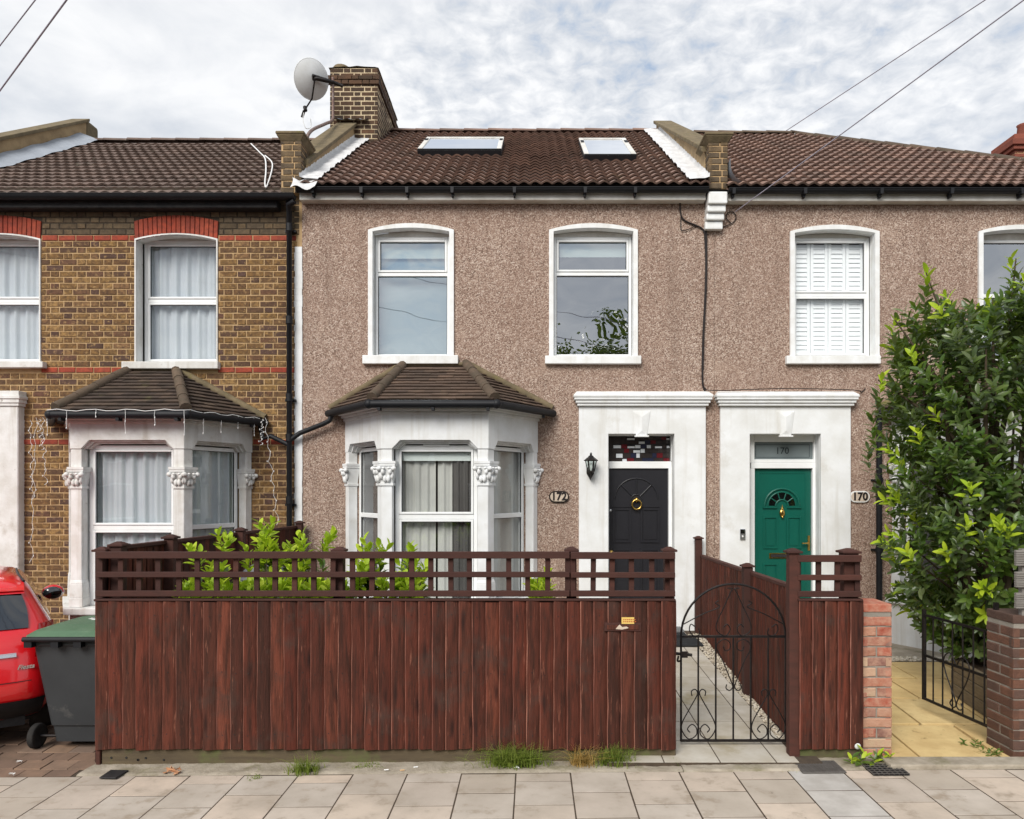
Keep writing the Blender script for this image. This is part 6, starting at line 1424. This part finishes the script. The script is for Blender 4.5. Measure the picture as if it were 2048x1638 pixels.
for k in range(7):
    bx, by = X(1700+14*k, CY+5.55), CY+5.56+rr.uniform(-.05,.06)
    for M, q in shoot((bx, by, gslope(bx)-.01), (rr.uniform(-.3,.3), -.25, 1), .07, 7, rr.uniform(.07,.11), rr, 1.35): inst('leaf', LM['leaf_mid' if rr.random() < .7 else 'leaf_new'], wd_, M)
for xx, yy, nn in ((3.62, CY+5.75, 8), (3.5, CY+5.95, 5), (2.95, CY+7.3, 4), (2.9, CY+8.1, 3)):
    b = MB(); wt = thing('joint_weed', {8: 'weeds in the joint by the dark brick pier', 5: 'weeds at the foot of the open gate', 4: 'small weeds in a joint of the yellow paving'}.get(nn) or 'tiny weeds in a joint of the yellow paving nearest the gravel', 'weed', (xx, yy, .05), 'weeds in the yellow paving')
    for k in range(nn):
        for M, q in shoot((xx+rr.uniform(-.12,.12), yy+rr.uniform(-.05,.05), .045), (rr.uniform(-.4,.4), -.2, 1), .03, 5, .045, rr, 1.4): inst('leaf', LM['leaf_mid'], wt, M)
# ---- covers, litter
def on_pave(x, Y, dz=.0): return (x, Y, gslope(x)+dz)
PM = pave_M()
t = thing('manhole_cover', 'grey iron inspection cover in the pavement below the gate', 'cover', on_pave(2.12, CY+5.48)); b = MB(PM); b.box(1.95, 2.27, CY+5.36, CY+5.59, .004, .014); part('plate', b, 'iron_cover', t, .003)
b = MB(PM)
for i in range(13):
    for j in range(9): b.box(1.965+.023*i, 1.978+.023*i, CY+5.37+.023*j, CY+5.383+.023*j, .0145, .0165)
part('tread', b, 'iron_cover', t)
t = thing('drain_grid', 'dark gridded water meter cover below the orange-red pier', 'cover', on_pave(2.6, CY+5.42)); b = MB(PM); b.box(2.44, 2.70, CY+5.31, CY+5.51, .004, .01); part('plate', b, 'tar_black', t)
b = MB(PM)
for i in range(8): b.box(2.44+.0365*i, 2.446+.0365*i, CY+5.31, CY+5.51, .0105, .016)
for j in range(6): b.box(2.44, 2.70, CY+5.31+.0385*j, CY+5.316+.0385*j, .0165, .019)
part('bars', b, 'iron_cover', t)
b = MB(PM); b.prismz([(X(201,CY+5.38), CY+5.36), (X(236,CY+5.38), CY+5.35), (X(258,CY+5.5), CY+5.5), (X(220,CY+5.5), CY+5.51)], .006, .018); single('stopcock_cover', b, 'tar_black', 'small black square cover at the left foot of the fence', 'cover', bev=.004)
def scrap(label, px, py, s, mat, name='litter', n=5):
    D_ = 1480*2.08/(py-980); Y = CY+D_; x = X(px, Y); rr = random.Random(px); b = MB()
    for k in range(n):
        c = Vector((x+rr.uniform(-s,s), Y+rr.uniform(-s,s)*.6, gslope(x)+.012+rr.uniform(0,s*.4))); q = [c + Vector((rr.uniform(-s,s), rr.uniform(-s,s)*.6, rr.uniform(-.2,.5)*s)) for _ in range(4)]; b.add(q + [v + Vector((0,0,-.002)) for v in q], [(0,1,2,3), (7,6,5,4), (0,4,5,1), (1,5,6,2), (2,6,7,3), (3,7,4,0)])
    single(name, b, mat, label, 'litter')
scrap('crumpled white paper in the largest grass tuft', 1035, 1540, .018, 'litter_white'); scrap('white paper scrap on the forecourt near the pavement edge', 22, 1545, .016, 'litter_white'); scrap('pale scrap on the forecourt beside the bin wheel', 39, 1520, .014, 'litter_white'); scrap('brown dead leaves on the cement edging', 345, 1543, .05, 'dead_leaf', 'dead_leaves', 12); scrap('pale scrap in the straw-coloured grass', 1173, 1515, .014, 'litter_white')
for i, (px_, py_) in enumerate(((768,1543),(800,1544),(827,1538))):
    D_ = 1480*2.08/(py_-980); x = X(px_, CY+D_); b = MB(); b.tube([(x, CY+D_, gslope(x)+.014), (x+.032, CY+D_+.008, gslope(x)+.014)], .004, 6); single('cigarette_end', b, 'litter_tan' if i == 1 else 'litter_white', ('leftmost cigarette end under the fence', 'middle cigarette end under the fence', 'right-hand cigarette end under the fence')[i], 'litter', 'cigarette ends')
b = MB(); b.box(X(1345,-.75), X(1400,-.75), -.95, -.55, PG(-.75)+.004, PG(-.75)+.03); b.box(X(1345,-.75), X(1382,-.75), -.54, -.36, PG(-.4)+.004, PG(-.4)+.05); single('door_mat', b, 'rubber_mat', 'black rubber mat at the foot of the black front door', 'mat', bev=.006)
# ---- overhead wires and their pole across the street
PT = Vector((8.2, -14.6, 6.3))
def wire(label, A, Bv, r=.008, sag=.15, mat='wire_grey'):
    A, Bv = Vector(A), Vector(Bv); b = MB(); b.tube([A.lerp(Bv, k/24) - Vector((0,0,sag*4*(k/24)*(1-k/24))) for k in range(25)], r, 6); single('overhead_wire', b, mat, label, 'wire', 'overhead telephone wires')
def toward(px0, y0, D0, px1, y1):                            # second point on the same line of sight, nearer the pole
    return Vector((X(px0,CY+D0), CY+D0, Z(y0,CY+D0)))
wire('overhead wire from the eaves by the white corbel up to the right', (X(1470,-.05), -.05, Z(424,-.05)), PT + Vector((0,0,1.08)), .006, .03)
wire('overhead wire that meets the ridge of the end house, upper left of the pair', (X(1550,4.3), 4.3, Z(276,4.3)), PT + Vector((0,0,.04)), .007, .03)
wire('overhead wire in the top left corner, outer one', (X(-170,-.1), -.1, Z(310,-.1)), PT + Vector((.6,0,0)), .006, .03)
wire('overhead wire in the top left corner, inner one', (X(-200,-.1), -.1, Z(452,-.1)), PT + Vector((0,0,-.17)), .007, .03)
b = MB(); b.tube([(PT.x, PT.y-.1, -.12), (PT.x, PT.y-.1, 7.7)], [.14, .1], 12); pt_ = thing('telegraph_pole', 'wooden telegraph pole across the street', 'pole', (PT.x, PT.y-.1, -.12)); part('pole', b, 'bark', pt_); b = MB(); b.box(PT.x-.5, PT.x+.5, PT.y-.1, PT.y, 6.6, 6.7); part('crossarm', b, 'bark', pt_, .01)
b = MB(); rw = lambda x, y, Y: Vector((X(x,Y), Y, Z(y,Y)+.04))
b.tube(curve([rw(502,292,3.3), rw(520,310,2.5), rw(530,322,1.9), rw(532,345,1.1), rw(530,372,.2), rw(534,378,.1), rw(545,334,1.5), rw(530,316,2.2)], 6), .011, 6); single('loose_cable', b, 'white_plastic', 'loose white cable lying on the roof of the brick house', 'cable')
# ---- trees across the street, seen in the window panes
def tree(label, x, y, h, r_, seed):
    rr = random.Random(seed); t = thing('street_tree', label, 'tree', (x, y, -.14), 'trees across the street'); b = MB(); b.tube([(x,y,-.14), (x+.1,y,h*.25), (x-.1,y+.1,h*.55), (x,y,h*.85)], [.28,.22,.14,.04], 9)
    f = MB()
    for k in range(int(60*(r_/3)**2)):
        a = rr.uniform(0,6.28); u = rr.uniform(-1,1); q = rr.random()**.4; c = Vector((x+r_*q*math.cos(a)*math.sqrt(1-u*u), y+r_*q*math.sin(a)*math.sqrt(1-u*u), h*.62+h*.36*q*u))
        if k < 14: b.tube([(x,y,h*.35+.02*k), c], [.07,.015], 5)
        for j in range(80):
            p = c + Vector((rr.gauss(0,.45), rr.gauss(0,.45), rr.gauss(0,.4))); s = rr.uniform(.1,.2); v1 = Vector((rr.uniform(-1,1), rr.uniform(-1,1), rr.uniform(-.6,.6))).normalized(); v2 = v1.orthogonal().normalized(); f.add([p-v1*s, p+v2*s*.5, p+v1*s, p-v2*s*.5], [(0,1,2,3)])
    part('trunk', b, 'bark', t); part('crown', f, 'leaf_dark', t, recalc=False)
tree('rounded street tree opposite the right upper window', 4.2, -35, 12.6, 4.6, 1); tree('broad street tree opposite the end house', 13, -33, 9.0, 3.8, 2); tree('street tree opposite the middle bay window', -4, -31, 6.6, 3.0, 3); tree('street tree opposite the brick house', -14, -33, 7.4, 3.4, 4)

# ---- plain terrace across the street, also seen only in the panes
for i, xh in enumerate((-17.5, -11.9, -6.3, -.7, 4.9, 10.5, 16.1)):
    t = thing('terraced_house', ('far left', 'second from the left', 'third from the left', 'middle', 'third from the right', 'second from the right', 'far right')[i] + ' of the brick houses across the street', 'house', (xh, -25, -.14), 'houses across the street')
    b = MB(); b.box(xh-2.78, xh+2.78, -33, -25, -.14, 5.6); part('wall', b, 'dark_brick', t)
    b = MB(); b.add([(xh-2.79,-24.8,5.5),(xh+2.79,-24.8,5.5),(xh+2.79,-29,8.0),(xh-2.79,-29,8.0),(xh+2.79,-33.2,5.5),(xh-2.79,-33.2,5.5)], [(0,1,2,3),(3,2,4,5),(0,3,5),(1,4,2)]); part('roof', b, 'old_roof_tile', t)
    for (a, z_, w_, h) in ((-1.4,3.4,1.1,1.6), (1.2,3.4,1.1,1.6), (-1.3,.7,1.7,1.7)):
        b = MB(); b.box(xh+a-w_/2, xh+a+w_/2, -25, -24.94, z_, z_+h); wn = part('window', b, 'upvc', t); b = MB(); b.box(xh+a-w_/2+.1, xh+a+w_/2-.1, -24.939, -24.93, z_+.1, z_+h-.1); part('pane', b, 'car_glass', wn)
    b = MB(); b.box(xh+.8, xh+1.75, -25, -24.93, -.1, 2.05); part('door', b, 'door_black', t)
